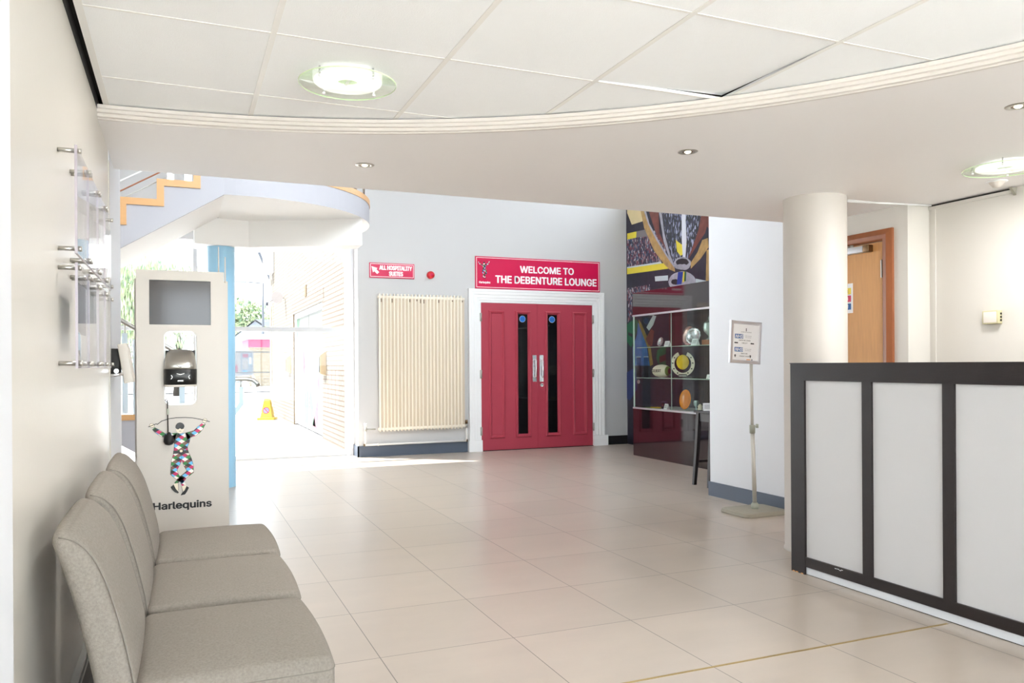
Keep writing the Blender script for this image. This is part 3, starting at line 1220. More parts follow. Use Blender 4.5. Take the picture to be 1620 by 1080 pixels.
# ------------------------------------------------------------------ harlequin emblem (flat vinyl), drawn in its own units
def emblem(mb, T, k, white='sign_white', dark='black', suit='harlequin', h=0.0006):
    def Q(pts):
        return [((x - 340) * k, (858 - y) * k) for x, y in pts]

    def P(pts, m, lift=1):
        flat(mb, Q(pts), h * lift, m, T)

    def line(pts, w, m, lift=3):
        q = Q(pts)
        for i in range(len(q) - 1):
            a, b = Vector(q[i]), Vector(q[i + 1])
            d = (b - a).normalized()
            n_ = Vector((-d.y, d.x)) * (w * k / 2)
            flat(mb, [a + n_ - d * w * k * .3, b + n_ + d * w * k * .3, b - n_ + d * w * k * .3, a - n_ - d * w * k * .3], h * lift, m, T)
    armL = [(95, 158), (140, 185), (195, 225), (300, 222), (285, 300), (240, 288), (215, 275), (150, 250), (105, 215), (75, 180)]
    armR = [(380, 225), (460, 203), (505, 160), (545, 125), (572, 140), (548, 190), (520, 225), (480, 255), (430, 272), (400, 300)]
    torso = [(240, 262), (300, 222), (335, 232), (400, 222), (430, 262), (418, 320), (400, 365), (403, 402), (273, 402), (276, 350), (270, 300)]
    legL = [(270, 430), (342, 430), (346, 500), (325, 550), (300, 600), (318, 655), (385, 690), (350, 735), (300, 700), (238, 640), (244, 560), (248, 500)]
    legR = [(342, 430), (414, 430), (438, 490), (455, 560), (457, 632), (400, 675), (330, 712), (300, 738), (275, 728), (330, 665), (392, 612), (365, 560), (346, 500)]
    shin = [(318, 690), (350, 680), (383, 752), (345, 764)]
    for p in (armL, armR, legL, shin, legR, torso):
        P(p, suit)
    for p in (armL, armR, torso, legL, legR):
        line(p + [p[0]], 3.0, dark, 2)
    P([(268, 400), (405, 400), (415, 432), (264, 432)], dark, 4)
    P(ell(340, 407, 14, 13, 14), white, 5)
    P(ell(330, 182, 37, 43, 24), white, 3)
    P([(288, 172)] + ell(330, 158, 42, 42, 14, PI, 2 * PI) + [(371, 165)], dark, 4)
    P([(291, 163), (330, 168), (369, 163), (364, 180), (345, 186), (330, 174), (314, 186), (296, 180)], dark, 5)
    line([(322, 204), (340, 204)], 4, dark, 5)
    P(ell(70, 138, 24, 20, 14), white, 3)
    P(ell(566, 104, 23, 21, 14), white, 3)
    line(ell(70, 138, 24, 20, 14) + [(94, 138)], 3, dark, 4)
    line(ell(566, 104, 23, 21, 14) + [(589, 104)], 3, dark, 4)
    line([(38, 150), (110, 122), (120, 128), (160, 96), (230, 74), (300, 66), (380, 66), (450, 73), (520, 88), (612, 116)], 7, dark, 6)
    P([(265, 742), (305, 728), (312, 790), (300, 818)], white, 3)
    P([(343, 765), (380, 758), (396, 778), (362, 832)], white, 3)
    line([(265, 742), (300, 818)], 3, dark, 4)
    line([(312, 735), (312, 800)], 3, dark, 4)
    line([(343, 765), (350, 825)], 3, dark, 4)
    P([(240, 768), (266, 745), (285, 785), (316, 826), (308, 836), (278, 822), (255, 796)], dark, 5)
    P([(331, 858), (350, 828), (372, 806), (388, 766), (412, 784), (392, 824), (374, 850)], dark, 5)


# ------------------------------------------------------------------ signs on the back wall
def wall_sign(name, label, x0, x1, z0, z1, inset=0.018):
    t = thing(name, label, 'sign', ((x0 + x1) / 2, 10.35, z0))
    W, Hh = x1 - x0, z1 - z0
    mb = MB()
    mb.box(-W / 2, W / 2, -0.016, 0, 0, Hh, 'sign_red')
    mb.box(-W / 2, W / 2, -0.012, 0, -0.003, 0, 'sign_edge')
    mb.build('board', t)
    mb = MB()
    frame2d(mb, [(-W / 2 + inset, inset), (W / 2 - inset, inset), (W / 2 - inset, Hh - inset), (-W / 2 + inset, Hh - inset)], True,
            [(-0.003, 0), (-0.003, 0.002), (0.003, 0.002), (0.003, 0)], lambda a, b, h: (a, -0.016 - h, b), 'sign_white')
    mb.build('border_line', t)
    return t


big = wall_sign('wall_sign', 'large crimson sign above the red doors, WELCOME TO THE DEBENTURE LOUNGE', 3.779, 5.735, 2.258, 2.704)
mb = MB()
cx0 = 4.757
T = lambda x, z: basis((x - cx0, -0.0165, z - 2.258), (1, 0, 0), (0, 0, 1), (0, -1, 0))
text(mb, 'WELCOME TO', 0.845, 0.092, 'sign_white', T(4.878, 2.500), 0.030)
text(mb, 'THE DEBENTURE LOUNGE', 1.595, 0.100, 'sign_white', T(4.878, 2.345), 0.030)
mb.build('lettering', big)
mb = MB()
emblem(mb, T(3.912, 2.392), 0.000318, dark='black')
mb.build('emblem', big)
mb = MB()
text(mb, 'Harlequins', 0.165, 0.030, 'sign_white', T(3.917, 2.330), 0.03)
mb.build('emblem_lettering', big)
sm = wall_sign('wall_sign', 'small crimson arrow sign ALL HOSPITALITY SUITES above the radiator', 2.302, 2.909, 2.354, 2.550, 0.014)
mb = MB()
T2 = lambda x, z: basis((x - 2.6055, -0.0165, z - 2.354), (1, 0, 0), (0, 0, 1), (0, -1, 0))
text(mb, 'ALL HOSPITALITY', 0.437, 0.054, 'sign_white', T2(2.655, 2.462), 0.045)
text(mb, 'SUITES', 0.182, 0.054, 'sign_white', T2(2.658, 2.386), 0.045)
mb.build('lettering', sm)
mb = MB()
flat(mb, [(0, 0), (0.082, -0.022), (0.066, -0.038), (0.104, -0.075), (0.076, -0.102), (0.038, -0.066), (0.020, -0.082)], 0.0008, 'sign_white', T2(2.328, 2.502))
mb.build('arrow', sm)

# fire alarm sounder
mb = MB()
for p in ([(0.0, 0), (0.052, 0), (0.052, 0.03), (0.046, 0.055), (0.030, 0.068), (0.0, 0.07)],):
    mb.lathe(p, 'alarm', 32, T=basis((0, 0, 0), (1, 0, 0), (0, 0, 1), (0, -1, 0)))
mb.lathe([(0.016, 0.070), (0.020, 0.073), (0.012, 0.076), (0, 0.076)], 'sign_red', 20, T=basis((0, 0, 0), (1, 0, 0), (0, 0, 1), (0, -1, 0)))
tag(mb.build('fire_alarm', loc=(3.135, 10.35, 2.414)), 'round red fire alarm sounder on the white wall right of the small crimson sign', 'alarm')

# ------------------------------------------------------------------ radiator
rad = thing('radiator', 'tall cream column radiator between the entrance glazing and the red doors', 'radiator', (2.993, 10.342, 0.33))
fins = []
x = 2.418
for i in range(24):
    fins.append(x)
    x += 0.0483 if i != 12 else 0.062
for x in fins:
    mb = MB()
    mb.rbox(x - 2.993 - 0.0075, x - 2.993 + 0.0075, -0.098, -0.035, 0.0, 1.81, 0.006, 'rad', 2)
    mb.build('fin', rad)
mb = MB()
mb.box(-0.575, 0.60, -0.070, -0.064, 0.03, 1.77, 'rad_dark')
mb.build('back_plate', rad)
for z in (0.035, 1.765):
    mb = MB()
    mb.cyl((-0.60, -0.075, z), (0.60, -0.075, z), 0.019, 'rad', n=16)
    mb.build('header_tube', rad)
random.seed(4)
for i in (0, 3, 8, 11, 12, 16, 20, 23, 10):
    xx = fins[i] - 2.993 + 0.024
    mb = MB()
    mb.box(xx - 0.006, xx + 0.004, -0.0735, -0.070, 1.69 + random.random() * 0.04, 1.75, 'rust')
    mb.build('rust_mark', rad)
for xx in (-0.49, 0.49):
    for zz in (0.3, 1.2):
        mb = MB()
        mb.box(xx - 0.01, xx + 0.01, -0.066, 0.006, zz, zz + 0.05, 'rad')
        mb.build('bracket', rad)
pipe = thing('heating_pipe', 'white heating pipe run along the top of the grey skirting under the radiator', 'pipe', (2.9, 10.35, 0.16))
mb = MB()
mb.tube([(2.21 - 2.9, -0.045, 0.0), (3.64 - 2.9, -0.045, 0.0)], 0.014, 'pipe_white', 12)
mb.tube([(2.225 - 2.9, -0.045, 0.01), (2.225 - 2.9, -0.075, 0.05), (2.225 - 2.9, -0.075, 0.19)], 0.011, 'pipe_white', 12)
mb.tube([(3.615 - 2.9, -0.045, 0.0), (3.615 - 2.9, -0.075, 0.04), (3.615 - 2.9, -0.075, 0.19)], 0.011, 'pipe_white', 12)
mb.build('pipe', pipe)
for x, zz in ((2.225, 0.20), (3.615, 0.20)):
    mb = MB()
    mb.cyl((x - 2.9, -0.075, zz - 0.02), (x - 2.9, -0.075, zz + 0.035), 0.017, 'steel', n=14)
    sgn = 1 if x < 3 else -1
    mb.cyl((x - 2.9, -0.075, zz + 0.005), (x - 2.9 + sgn * 0.13, -0.075, zz + 0.005), 0.010, 'steel', n=12)
    mb.cyl((x - 2.9, -0.075, zz + 0.035), (x - 2.9, -0.075, zz + 0.085), 0.019, 'white' if x < 3 else 'copper', n=14)
    mb.build('valve', pipe)
for xa, xb, m, r_ in ((2.391, 2.409, 'pipe_white', 0.018), (2.205, 2.222, 'rust', 0.018), (3.62, 3.64, 'rust', 0.018)):
    mb = MB()
    mb.cyl((xa - 2.9, -0.045, 0), (xb - 2.9, -0.045, 0), r_, m, n=12)
    mb.build('pipe_clip', pipe)

# ------------------------------------------------------------------ mural photo on the right wall
MURAL = [
    ('cream', [(10.31,3.53),(9.9,3.46),(9.88,3.26),(10.18,3.26),(10.31,3.46)]),
    ('yellow', [(10.31,3.15),(10.05,3.14),(10.06,3.05),(10.31,3.06)]),
    ('grey', [(10.05,3.14),(9.82,3.13),(9.72,3.01),(10.06,3.04)]),
    ('crowd', [(10.31,3.06),(10.05,3.05),(9.74,3.02),(9.57,3.08),(9.27,2.77),(9.41,2.61),(10.32,2.63)]),
    ('pale', [(10.32,2.65),(9.41,2.62),(9.39,2.59),(10.32,2.63)]),
    ('yellow', [(10.32,2.63),(9.32,2.59),(9.21,2.5),(10.32,2.54)]),
    ('pale', [(9.57,2.43),(9.24,2.41),(9.24,2.34),(9.56,2.36)]),
    ('crowd', [(10.32,2.33),(9.68,2.33),(9.68,2.24),(10.32,2.1)]),
    ('skin', [(9.74,3.43),(9.47,3.38),(9.44,3.02),(9.27,2.77),(9.5,2.98),(9.62,3.19)]),
    ('gold', [(9.95,3.47),(9.93,3.42),(9.84,3.16),(9.58,2.79),(9.34,2.58),(9.21,2.49),(9.07,2.44),(9.08,2.51),(9.27,2.7),(9.5,2.94),(9.72,3.19),(9.81,3.41),(9.83,3.44)]),
    ('silver', [(9.86,3.45),(9.84,3.4),(9.73,3.19),(9.52,2.93),(9.29,2.69),(9.08,2.49),(9.08,2.52),(9.27,2.71),(9.49,2.95),(9.7,3.2),(9.79,3.4),(9.79,3.44)]),
    ('silver', [(9.47,3.38),(9.4,3.37),(9.32,3.0),(9.18,2.68),(9.1,2.55),(9.17,2.57),(9.34,2.89)]),
    ('cup', [(9.38,3.36),(8.48,3.19),(8.48,3.1),(8.52,2.97),(8.62,2.81),(8.75,2.59),(8.9,2.55),(9.1,2.57),(9.2,2.76),(9.31,3.04)]),
    ('yellow', [(9.05,2.87),(8.92,2.79),(8.8,2.78),(8.83,2.66),(8.94,2.64),(9.02,2.71)]),
    ('sparkle', [(8.91,3.27),(8.83,3.26),(8.8,2.83),(8.83,2.6),(8.89,2.61),(8.91,2.85)]),
    ('skin', [(8.45,3.19),(8.29,3.16),(8.3,2.89),(8.36,2.94),(8.4,2.86),(8.52,2.77),(8.75,2.58),(8.76,2.6),(8.64,2.76),(8.54,2.92),(8.48,3.1)]),
    ('gold', [(8.46,2.78),(8.34,2.79),(8.33,2.67),(8.49,2.55),(8.71,2.44),(8.71,2.52),(8.56,2.64)]),
    ('gold', [(8.37,2.64),(8.31,2.64),(8.33,2.24),(8.39,2.25)]),
    ('silver', [(8.71,2.51),(8.71,2.49),(8.74,2.47),(8.79,2.46),(8.84,2.45),(8.9,2.45),(8.96,2.46),(9.02,2.48),(9.06,2.5),(9.09,2.53),(9.1,2.56),(9.09,2.58),(9.06,2.6),(9.02,2.62),(8.96,2.62),(8.9,2.62),(8.84,2.61),(8.78,2.59),(8.74,2.56),(8.71,2.54)]),
    ('dark', [(8.75,2.53),(8.76,2.52),(8.78,2.51),(8.81,2.5),(8.85,2.5),(8.9,2.5),(8.95,2.51),(8.99,2.52),(9.02,2.53),(9.04,2.55),(9.05,2.57),(9.04,2.58),(9.02,2.59),(8.99,2.6),(8.95,2.6),(8.9,2.6),(8.85,2.59),(8.81,2.58),(8.78,2.56),(8.76,2.54)]),
    ('silver', [(8.73,2.47),(8.74,2.46),(8.76,2.45),(8.8,2.44),(8.85,2.44),(8.9,2.45),(8.95,2.46),(9.0,2.47),(9.04,2.48),(9.06,2.49),(9.07,2.5),(9.06,2.52),(9.04,2.52),(9.0,2.53),(8.95,2.53),(8.9,2.52),(8.85,2.52),(8.8,2.5),(8.76,2.49),(8.74,2.48)]),
    ('silver', [(8.59,2.25),(8.61,2.21),(8.65,2.18),(8.72,2.15),(8.81,2.14),(8.9,2.14),(9.0,2.16),(9.09,2.19),(9.16,2.23),(9.21,2.27),(9.23,2.32),(9.21,2.36),(9.16,2.4),(9.09,2.42),(9.0,2.43),(8.9,2.43),(8.8,2.41),(8.72,2.38),(8.65,2.34),(8.61,2.3)]),
    ('dark', [(8.99,2.29),(8.99,2.28),(9.01,2.27),(9.02,2.27),(9.05,2.26),(9.08,2.27),(9.1,2.27),(9.13,2.28),(9.15,2.29),(9.16,2.3),(9.16,2.31),(9.16,2.32),(9.15,2.33),(9.13,2.34),(9.1,2.34),(9.07,2.34),(9.05,2.34),(9.02,2.33),(9.0,2.32),(8.99,2.31)]),
    ('blue', [(9.0,2.43),(8.88,2.42),(8.92,2.26),(9.03,2.26)]),
    ('yellow', [(8.88,2.42),(8.85,2.42),(8.86,2.28),(8.9,2.28)]),
    ('green', [(8.85,2.42),(8.81,2.41),(8.82,2.29),(8.86,2.29)]),
    ('pale', [(8.6,2.3),(8.38,2.25),(8.38,2.2),(8.6,2.22)]),
    ('crowd', [(10.29,2.19),(10.18,2.2),(10.18,1.9),(10.3,1.82)]),
    ('green', [(10.33,1.79),(10.21,1.83),(10.05,1.85),(9.97,1.77),(10.03,1.7),(10.21,1.44),(10.33,1.53)]),
    ('dark', [(10.29,1.67),(10.17,1.64),(10.18,1.59),(10.29,1.63)]),
    ('lightblue', [(10.02,1.8),(9.83,1.67),(9.72,1.49),(9.78,1.43),(9.71,1.17),(10.16,1.17),(10.17,1.44),(10.05,1.62)]),
    ('ochre', [(10.0,1.85),(9.92,1.78),(9.7,1.49),(9.62,1.19),(9.7,1.16),(9.75,1.41),(9.98,1.75)]),
    ('skin', [(9.81,1.56),(9.67,1.69),(9.59,1.66),(9.64,1.45),(9.74,1.46)]),
    ('pale', [(9.79,1.72),(9.61,1.89),(9.53,1.87),(9.61,1.75),(9.72,1.67)]),
    ('green', [(9.51,1.39),(9.3,1.45),(9.3,1.16),(9.46,1.16),(9.54,1.27)]),
    ('maroon', [(9.46,1.3),(9.3,1.33),(9.3,1.24),(9.46,1.21)]),
    ('navyblue', [(10.34,1.07),(10.1,1.15),(10.04,0.84),(10.25,0.65),(10.34,0.68)]),
    ('skin', [(8.99,1.65),(8.8,1.71),(8.76,1.54),(8.9,1.41)]),
    ('maroon', [(9.22,1.94),(8.8,1.91),(8.78,1.41),(9.22,1.42)]),
]
mu = thing('wall_mural', 'floor-to-ceiling photo mural of a trophy and stadium crowd behind the glass cabinet', 'mural', (6.195, 8.4, 0))
mb = MB()
mb.box(0.0, 0.004, -2.0, 1.94, 0.0, 3.62, 'mural_base')
mb.build('backing', mu)
mb = MB()
for i, (k_, p) in enumerate(MURAL):
    flat(mb, [(-(a - 8.4), b) for a, b in p], 0.0006 + i * 0.00012, 'mural_' + k_, basis((0, 0, 0), (0, -1, 0), (0, 0, 1), (-1, 0, 0)))
mb.build('print', mu)

# ------------------------------------------------------------------ glass display cabinet
cab = thing('display_cabinet', 'glass trophy cabinet with glossy dark plinth and fascia in front of the mural', 'cabinet', (5.5, 8.03, 0))
cy0, cy1 = -1.13, 1.0
mb = MB()
mb.box(0, 0.66, cy0, cy1, 0, 0.612, 'gloss_dark')
mb.build('plinth', cab)
mb = MB()
mb.box(0, 0.66, cy0, cy1, 1.836, 2.13, 'gloss_dark')
mb.build('fascia', cab)
for z in (0.612, 1.816):
    mb = MB()
    mb.box(-0.006, 0.03, cy0, cy1, z, z + 0.021, 'alu')
    mb.build('rail', cab)
mb = MB()
mb.box(0.03, 0.66, cy0, cy1, 0.612, 0.62, 'panel_grey')
mb.build('base_board', cab)
for (a, b, xx) in ((cy0 + 0.01, 0.135, 0.012), (0.125, cy1 - 0.03, 0.004)):
    mb = MB()
    mb.box(xx, xx + 0.005, a, b, 0.633, 1.816, 'case_glass')
    d_ = mb.build('glass_door', cab)
    for e0, e1 in ((b - 0.003, b), (a, a + 0.003)):
        mb = MB()
        mb.box(xx, xx + 0.0052, e0, e1, 0.633, 1.816, 'glass_edge')
        mb.build('glass_edge', d_)
mb = MB()
mb.box(0.012, 0.655, cy1 - 0.012, cy1 - 0.006, 0.62, 1.836, 'case_glass')
mb.build('side_glass', cab)
mb = MB()
for zz in (0.66, 0.9, 1.02, 1.2, 1.41, 1.6, 1.8):
    mb.cyl((0.01, cy1 - 0.012, zz), (0.01, cy1 - 0.012, zz + 0.02), 0.006, 'chrome', n=8)
mb.box(0.002, 0.012, cy1 - 0.018, cy1 - 0.006, 0.62, 1.83, 'glass_edge')
mb.build('corner_post', cab)
for z, a in ((1.412, cy1 - 0.02), (1.020, cy1 - 0.10)):
    mb = MB()
    mb.box(0.05, 0.60, cy0 + 0.02, a, z - 0.008, z, 'case_glass')
    mb.box(0.048, 0.05, cy0 + 0.02, a, z - 0.008, z, 'glass_edge')
    mb.build('shelf', cab)
for y in (0.86, 0.68):
    mb = MB()
    mb.box(-0.006, 0.006, y - 0.045, y + 0.045, 1.02, 1.285, 'clear_plastic')
    mb.box(-0.008, 0.006, y - 0.045, y + 0.045, 1.285, 1.29, 'glass_edge')
    mb.box(-0.008, 0.006, y - 0.045, y + 0.045, 1.015, 1.02, 'glass_edge')
    mb.build('leaflet_holder', cab)
mb = MB()
mb.cyl((0.004, 0.86, 0.965), (-0.008, 0.86, 0.965), 0.024, 'steel', n=20)
mb.box(-0.010, -0.007, 0.857, 0.863, 0.952, 0.978, 'black')
mb.build('lock', cab)
# trophies: each a thing of its own


def dish(name, label, y, z0, r, m, tilt=0.15, x=5.75, rot=0.0, squash=1.0, scallop=0):
    mb = MB()
    pr = [(0.0, 0.0), (r * 0.62, 0.0), (r * 0.70, 0.010), (r * 0.95, 0.016), (r, 0.022), (r * 0.97, 0.026), (r * 0.72, 0.016), (r * 0.60, 0.006), (0, 0.005)]
    n = 48
    vs, fs = [], []
    for q, (rr, zz) in enumerate(pr):
        for k in range(n):
            a = 2 * PI * k / n
            s_ = 1 + (0.035 * cos(scallop * a) if scallop and rr > r * 0.9 else 0)
            vs.append((rr * s_ * cos(a) * squash, rr * s_ * sin(a), zz))
    for i in range(len(pr) - 1):
        for k in range(n):
            fs.append((i * n + k, i * n + (k + 1) % n, (i + 1) * n + (k + 1) % n, (i + 1) * n + k))
    T = Matrix.Rotation(rot, 4, 'Z') @ Matrix.Rotation(tilt, 4, 'Y') @ basis((0, 0, r), (0, -1, 0), (0, 0, 1), (-1, 0, 0))
    mb.add(vs, fs, m, True, T)
    o = mb.build(name, loc=(x, y, z0 + r * 0.04))
    return tag(o, label, 'plate')


def card(name, label, y, z0, w_, h_, x=5.66, m='paper', cat='card', rot=0.0):
    mb = MB()
    T = Matrix.Rotation(rot, 4, 'Z')
    sl = h_ * 0.35
    mb.add([(0, w_ / 2, 0), (0, -w_ / 2, 0), (sl, -w_ / 2, h_), (sl, w_ / 2, h_), (2 * sl, w_ / 2, 0), (2 * sl, -w_ / 2, 0)], [(0, 1, 2, 3), (3, 2, 5, 4)], m, False, T)
    if m == 'paper':
        for k in range(3):
            f = 0.35 + 0.18 * k
            mb.add([(sl * f - 0.0015, w_ * 0.35, h_ * f), (sl * f - 0.0015, -w_ * 0.35, h_ * f), (sl * (f + .05) - 0.0015, -w_ * 0.35, h_ * (f + .05)), (sl * (f + .05) - 0.0015, w_ * 0.35, h_ * (f + .05))], [(0, 1, 2, 3)], 'ink', False, T)
    return tag(mb.build(name, loc=(x, y, z0)), label, cat)


ZS1, ZS2, ZS0 = 1.4125, 1.0205, 0.6205
o = dish('silver_tray', 'small eight-sided pale silver tray leaning on the cabinet top shelf, leftmost', 8.76, ZS1, 0.062, 'silver_obj', 0.3, scallop=8)
dish('salver', 'round pinkish engraved salver standing on the top shelf, behind the brighter silver one', 8.29, ZS1, 0.125, 'pink_silver', 0.12, 5.86, scallop=12)
dish('salver', 'round bright silver salver with scalloped rim on the cabinet top shelf', 8.06, ZS1 + 0.012, 0.105, 'silver_obj', 0.2, 5.76, rot=0.35, scallop=12)
mb = MB()
mb.box(-0.03, 0.03, -0.04, 0.04, 0, 0.012, 'black')
tag(mb.build('plate_stand', loc=(5.76, 8.06, ZS1 - 0.0005)), 'low black stand under the bright silver salver', 'stand')
card('name_card', 'white printed card on the cabinet top shelf between small tray and salvers', 8.50, ZS1, 0.10, 0.072)
card('name_card', 'white printed card on the cabinet top shelf right of the silver salver', 7.92, ZS1, 0.11, 0.082)
urn = thing('crystal_urn', 'lidded cut-crystal urn on a wooden block at the cabinet top shelf end', 'trophy', (5.76, 7.74, ZS1))
mb = MB()
mb.lathe([(0, 0.065), (0.045, 0.065), (0.045, 0.07), (0.015, 0.085), (0.012, 0.11), (0.03, 0.125), (0.065, 0.165), (0.075, 0.21), (0.066, 0.25), (0.07, 0.256), (0.05, 0.275), (0.02, 0.29), (0.01, 0.30), (0.016, 0.32), (0.006, 0.345), (0, 0.35)], 'crystal', 32)
mb.build('bowl_and_lid', urn)
mb = MB()
mb.rbox(-0.06, 0.06, -0.07, 0.07, 0, 0.065, 0.004, 'oak_frame')
mb.build('wooden_base', urn)
# rugby ball
ball = thing('rugby_ball', 'white rugby ball with green and maroon ends on the cabinet middle shelf', 'ball', (5.74, 8.72, ZS2), rotz=0.30)
mb = MB()
n = 36
vs, fs = [], []
for i in range(25):
    t = PI * i / 24
    for k in range(n):
        a = 2 * PI * k / n
        vs.append((0.082 * sin(t) ** 0.85 * cos(a), -0.14 * cos(t), 0.084 + 0.082 * sin(t) ** 0.85 * sin(a)))
def bfs(lo, hi):
    return [(i * n + k, i * n + (k + 1) % n, (i + 1) * n + (k + 1) % n, (i + 1) * n + k) for i in range(lo, hi) for k in range(n)]
mb.add(vs, bfs(6, 24), 'cream', True)
mb.add(vs, bfs(3, 6), 'ball_green', True)
mb.add(vs, bfs(0, 3), 'maroon', True)
mb.build('ball_skin', ball)
mb = MB()
text(mb, 'GILBERT', 0.15, 0.034, 'ink', basis((-0.0835, 0.02, 0.070), (0, -1, 0), (0, 0, 1), (-1, 0, 0)), 0.02, 0.0)
mb.build('lettering', ball)
# horseshoe with gold disc
hs = thing('horseshoe_trophy', 'large pale horseshoe trophy with a golden oval disc on a dark base', 'trophy', (5.76, 8.28, ZS2), rotz=-0.75)
mb = MB()
vs, fs = [], []
N = 40
for i in range(N + 1):
    a = -PI / 2 + 0.34 + (2 * PI - 1.02 + 0.34) * i / N
    a = radians_ = (PI / 2 + 0.42) + (2 * PI - 0.84) * i / N
    ro, ri = 0.150, 0.108
    for r_, y_ in ((ro, -0.012), (ri, -0.012), (ri, 0.012), (ro, 0.012)):
        vs.append((r_ * cos(a) * 0.96, y_, 0.175 + r_ * sin(a) * 1.04))
for i in range(N):
    for j in range(4):
        fs.append((i * 4 + j, i * 4 + (j + 1) % 4, (i + 1) * 4 + (j + 1) % 4, (i + 1) * 4 + j))
fs += [(0, 1, 2, 3), (4 * N, 4 * N + 1, 4 * N + 2, 4 * N + 3)]
mb.add(vs, fs, 'cream')
for i in range(4, N - 3, 4):
    a = (PI / 2 + 0.42) + (2 * PI - 0.84) * i / N
    if abs(a - 1.5 * PI) < 0.35:
        continue
    mb.cyl((0.128 * cos(a) * 0.96, -0.0135, 0.175 + 0.128 * sin(a) * 1.04), (0.128 * cos(a) * 0.96, -0.011, 0.175 + 0.128 * sin(a) * 1.04), 0.009, 'black', n=8)
mb.build('horseshoe', hs)
mb = MB()
mb.lathe([(0, -0.008), (0.072, -0.004), (0.078, 0.0), (0.072, 0.006), (0, 0.008)], 'gold_disc', 40, T=basis((0, -0.012, 0.195), (1, 0, 0), (0, 0, 1.18), (0, -1, 0)))
mb.build('gold_disc', hs)
mb = MB()
mb.box(-0.05, 0.05, -0.03, 0.02, 0.012, 0.045, 'black')
mb.box(-0.045, 0.045, -0.032, -0.03, 0.018, 0.034, 'steel')
mb.box(-0.21, 0.12, -0.08, 0.06, 0, 0.012, 'gloss_dark')
mb.build('base', hs)
card('leaflet', 'greenish printed sheet lying open at the right of the middle shelf', 7.50, ZS2, 0.30, 0.05, x=5.64, cat='paper')
dish('orange_plate', 'glossy orange oval plate standing on the cabinet floor', 8.285, ZS0, 0.125, 'orange_disc', 0.12, 5.80, squash=0.95)
mb = MB()
mb.rbox(0, 0.03, -0.05, 0.05, 0, 0.095, 0.006, 'purple_box')
mb.rbox(-0.003, 0.0, -0.038, 0.038, 0.012, 0.083, 0.001, 'ink')
mb.cyl((-0.003, 0, 0.05), (-0.007, 0, 0.05), 0.02, 'silver_obj', n=20)
tag(mb.build('medal_case', loc=(5.68, 8.60, ZS0)), 'small dark blue medal case standing on the cabinet floor, left of the orange plate', 'box')
card('photo_card', 'small lilac and white card in front of the orange plate in the cabinet', 8.44, ZS0, 0.075, 0.075, x=5.60)
mb = MB()
mb.box(-0.05, 0.08, -0.16, 0.16, 0, 0.008, 'ball_green')
mb.box(-0.04, 0.06, -0.14, 0.04, 0.008, 0.014, 'gold_disc')
tag(mb.build('programme_book', loc=(5.70, 8.83, ZS0)), 'thin green and gold booklets lying flat at the left of the cabinet floor', 'book')
mb = MB()
mb.box(-0.05, 0.05, -0.2, 0.13, 0, 0.004, 'paper')
tag(mb.build('paper_sheet', loc=(5.62, 8.15, ZS0)), 'cream paper sheet lying flat in front of the orange plate', 'paper')
mb = MB()
mb.lathe([(0, 0), (0.03, 0), (0.008, 0.012), (0.008, 0.05), (0.03, 0.075), (0.034, 0.11), (0.028, 0.13), (0.026, 0.13), (0.03, 0.11), (0.026, 0.078), (0, 0.06)], 'crystal', 24)
tag(mb.build('glass_goblet', loc=(5.74, 7.98, ZS0)), 'small clear goblet on the cabinet floor right of the orange plate', 'glass')
mb = MB()
mb.lathe([(0, 0), (0.028, 0), (0.035, 0.02), (0.022, 0.045), (0.03, 0.07), (0.012, 0.095), (0, 0.10)], 'rad_dark', 16)
tag(mb.build('figurine', loc=(5.68, 7.82, ZS0)), 'small tan carved figure on the cabinet floor near the right end', 'figurine')

# ------------------------------------------------------------------ small dark table in the recess
tab = thing('side_table', 'small dark wooden side table half hidden behind the white wall corner', 'table', (4.965, 6.44, 0))
mb = MB()
mb.rbox(-0.27, 0.27, -0.135, 0.135, 0.712, 0.735, 0.004, 'dark_wood_h')
mb.build('tabletop', tab)
mb = MB()
for a in ((-0.22, -0.17), (-0.22, 0.15)):
    pass
mb.box(-0.235, 0.235, -0.115, -0.095, 0.63, 0.712, 'dark_wood')
mb.box(-0.235, 0.235, 0.095, 0.115, 0.63, 0.712, 'dark_wood')
mb.box(-0.235, -0.215, -0.095, 0.095, 0.63, 0.712, 'dark_wood')
mb.box(0.215, 0.235, -0.095, 0.095, 0.63, 0.712, 'dark_wood')
mb.build('apron', tab)
for sx in (-1, 1):
    for sy in (-1, 1):
        mb = MB()
        b = []
        for z, c_, h_ in ((0.712, 0.0, 0.021), (0.35, 0.022, 0.019), (0.0, 0.050, 0.016)):
            cx_, cyy = sx * (0.225 + c_), sy * (0.105 + c_ * 0.3)
            b += [(cx_ - h_, cyy - h_, z), (cx_ + h_, cyy - h_, z), (cx_ + h_, cyy + h_, z), (cx_ - h_, cyy + h_, z)]
        fs = [(0, 1, 2, 3), (8, 9, 10, 11)] + [(i * 4 + j, i * 4 + (j + 1) % 4, (i + 1) * 4 + (j + 1) % 4, (i + 1) * 4 + j) for i in range(2) for j in range(4)]
        mb.add(b, fs, 'dark_wood')
        mb.build('leg', tab)
for y_ in (-0.105, 0.105):
    mb = MB()
    mb.box(-0.225, 0.225, y_ - 0.009, y_ + 0.009, 0.22, 0.245, 'dark_wood_h')
    mb.build('stretcher', tab)
card('folded_card', 'white folded card on the left of the dark side table', 6.42, 0.735, 0.08, 0.075, x=4.75, rot=1.1)
card('folded_card', 'white folded card at the back on the dark side table, partly behind the wall corner', 6.50, 0.735, 0.08, 0.06, x=4.86, rot=1.1)

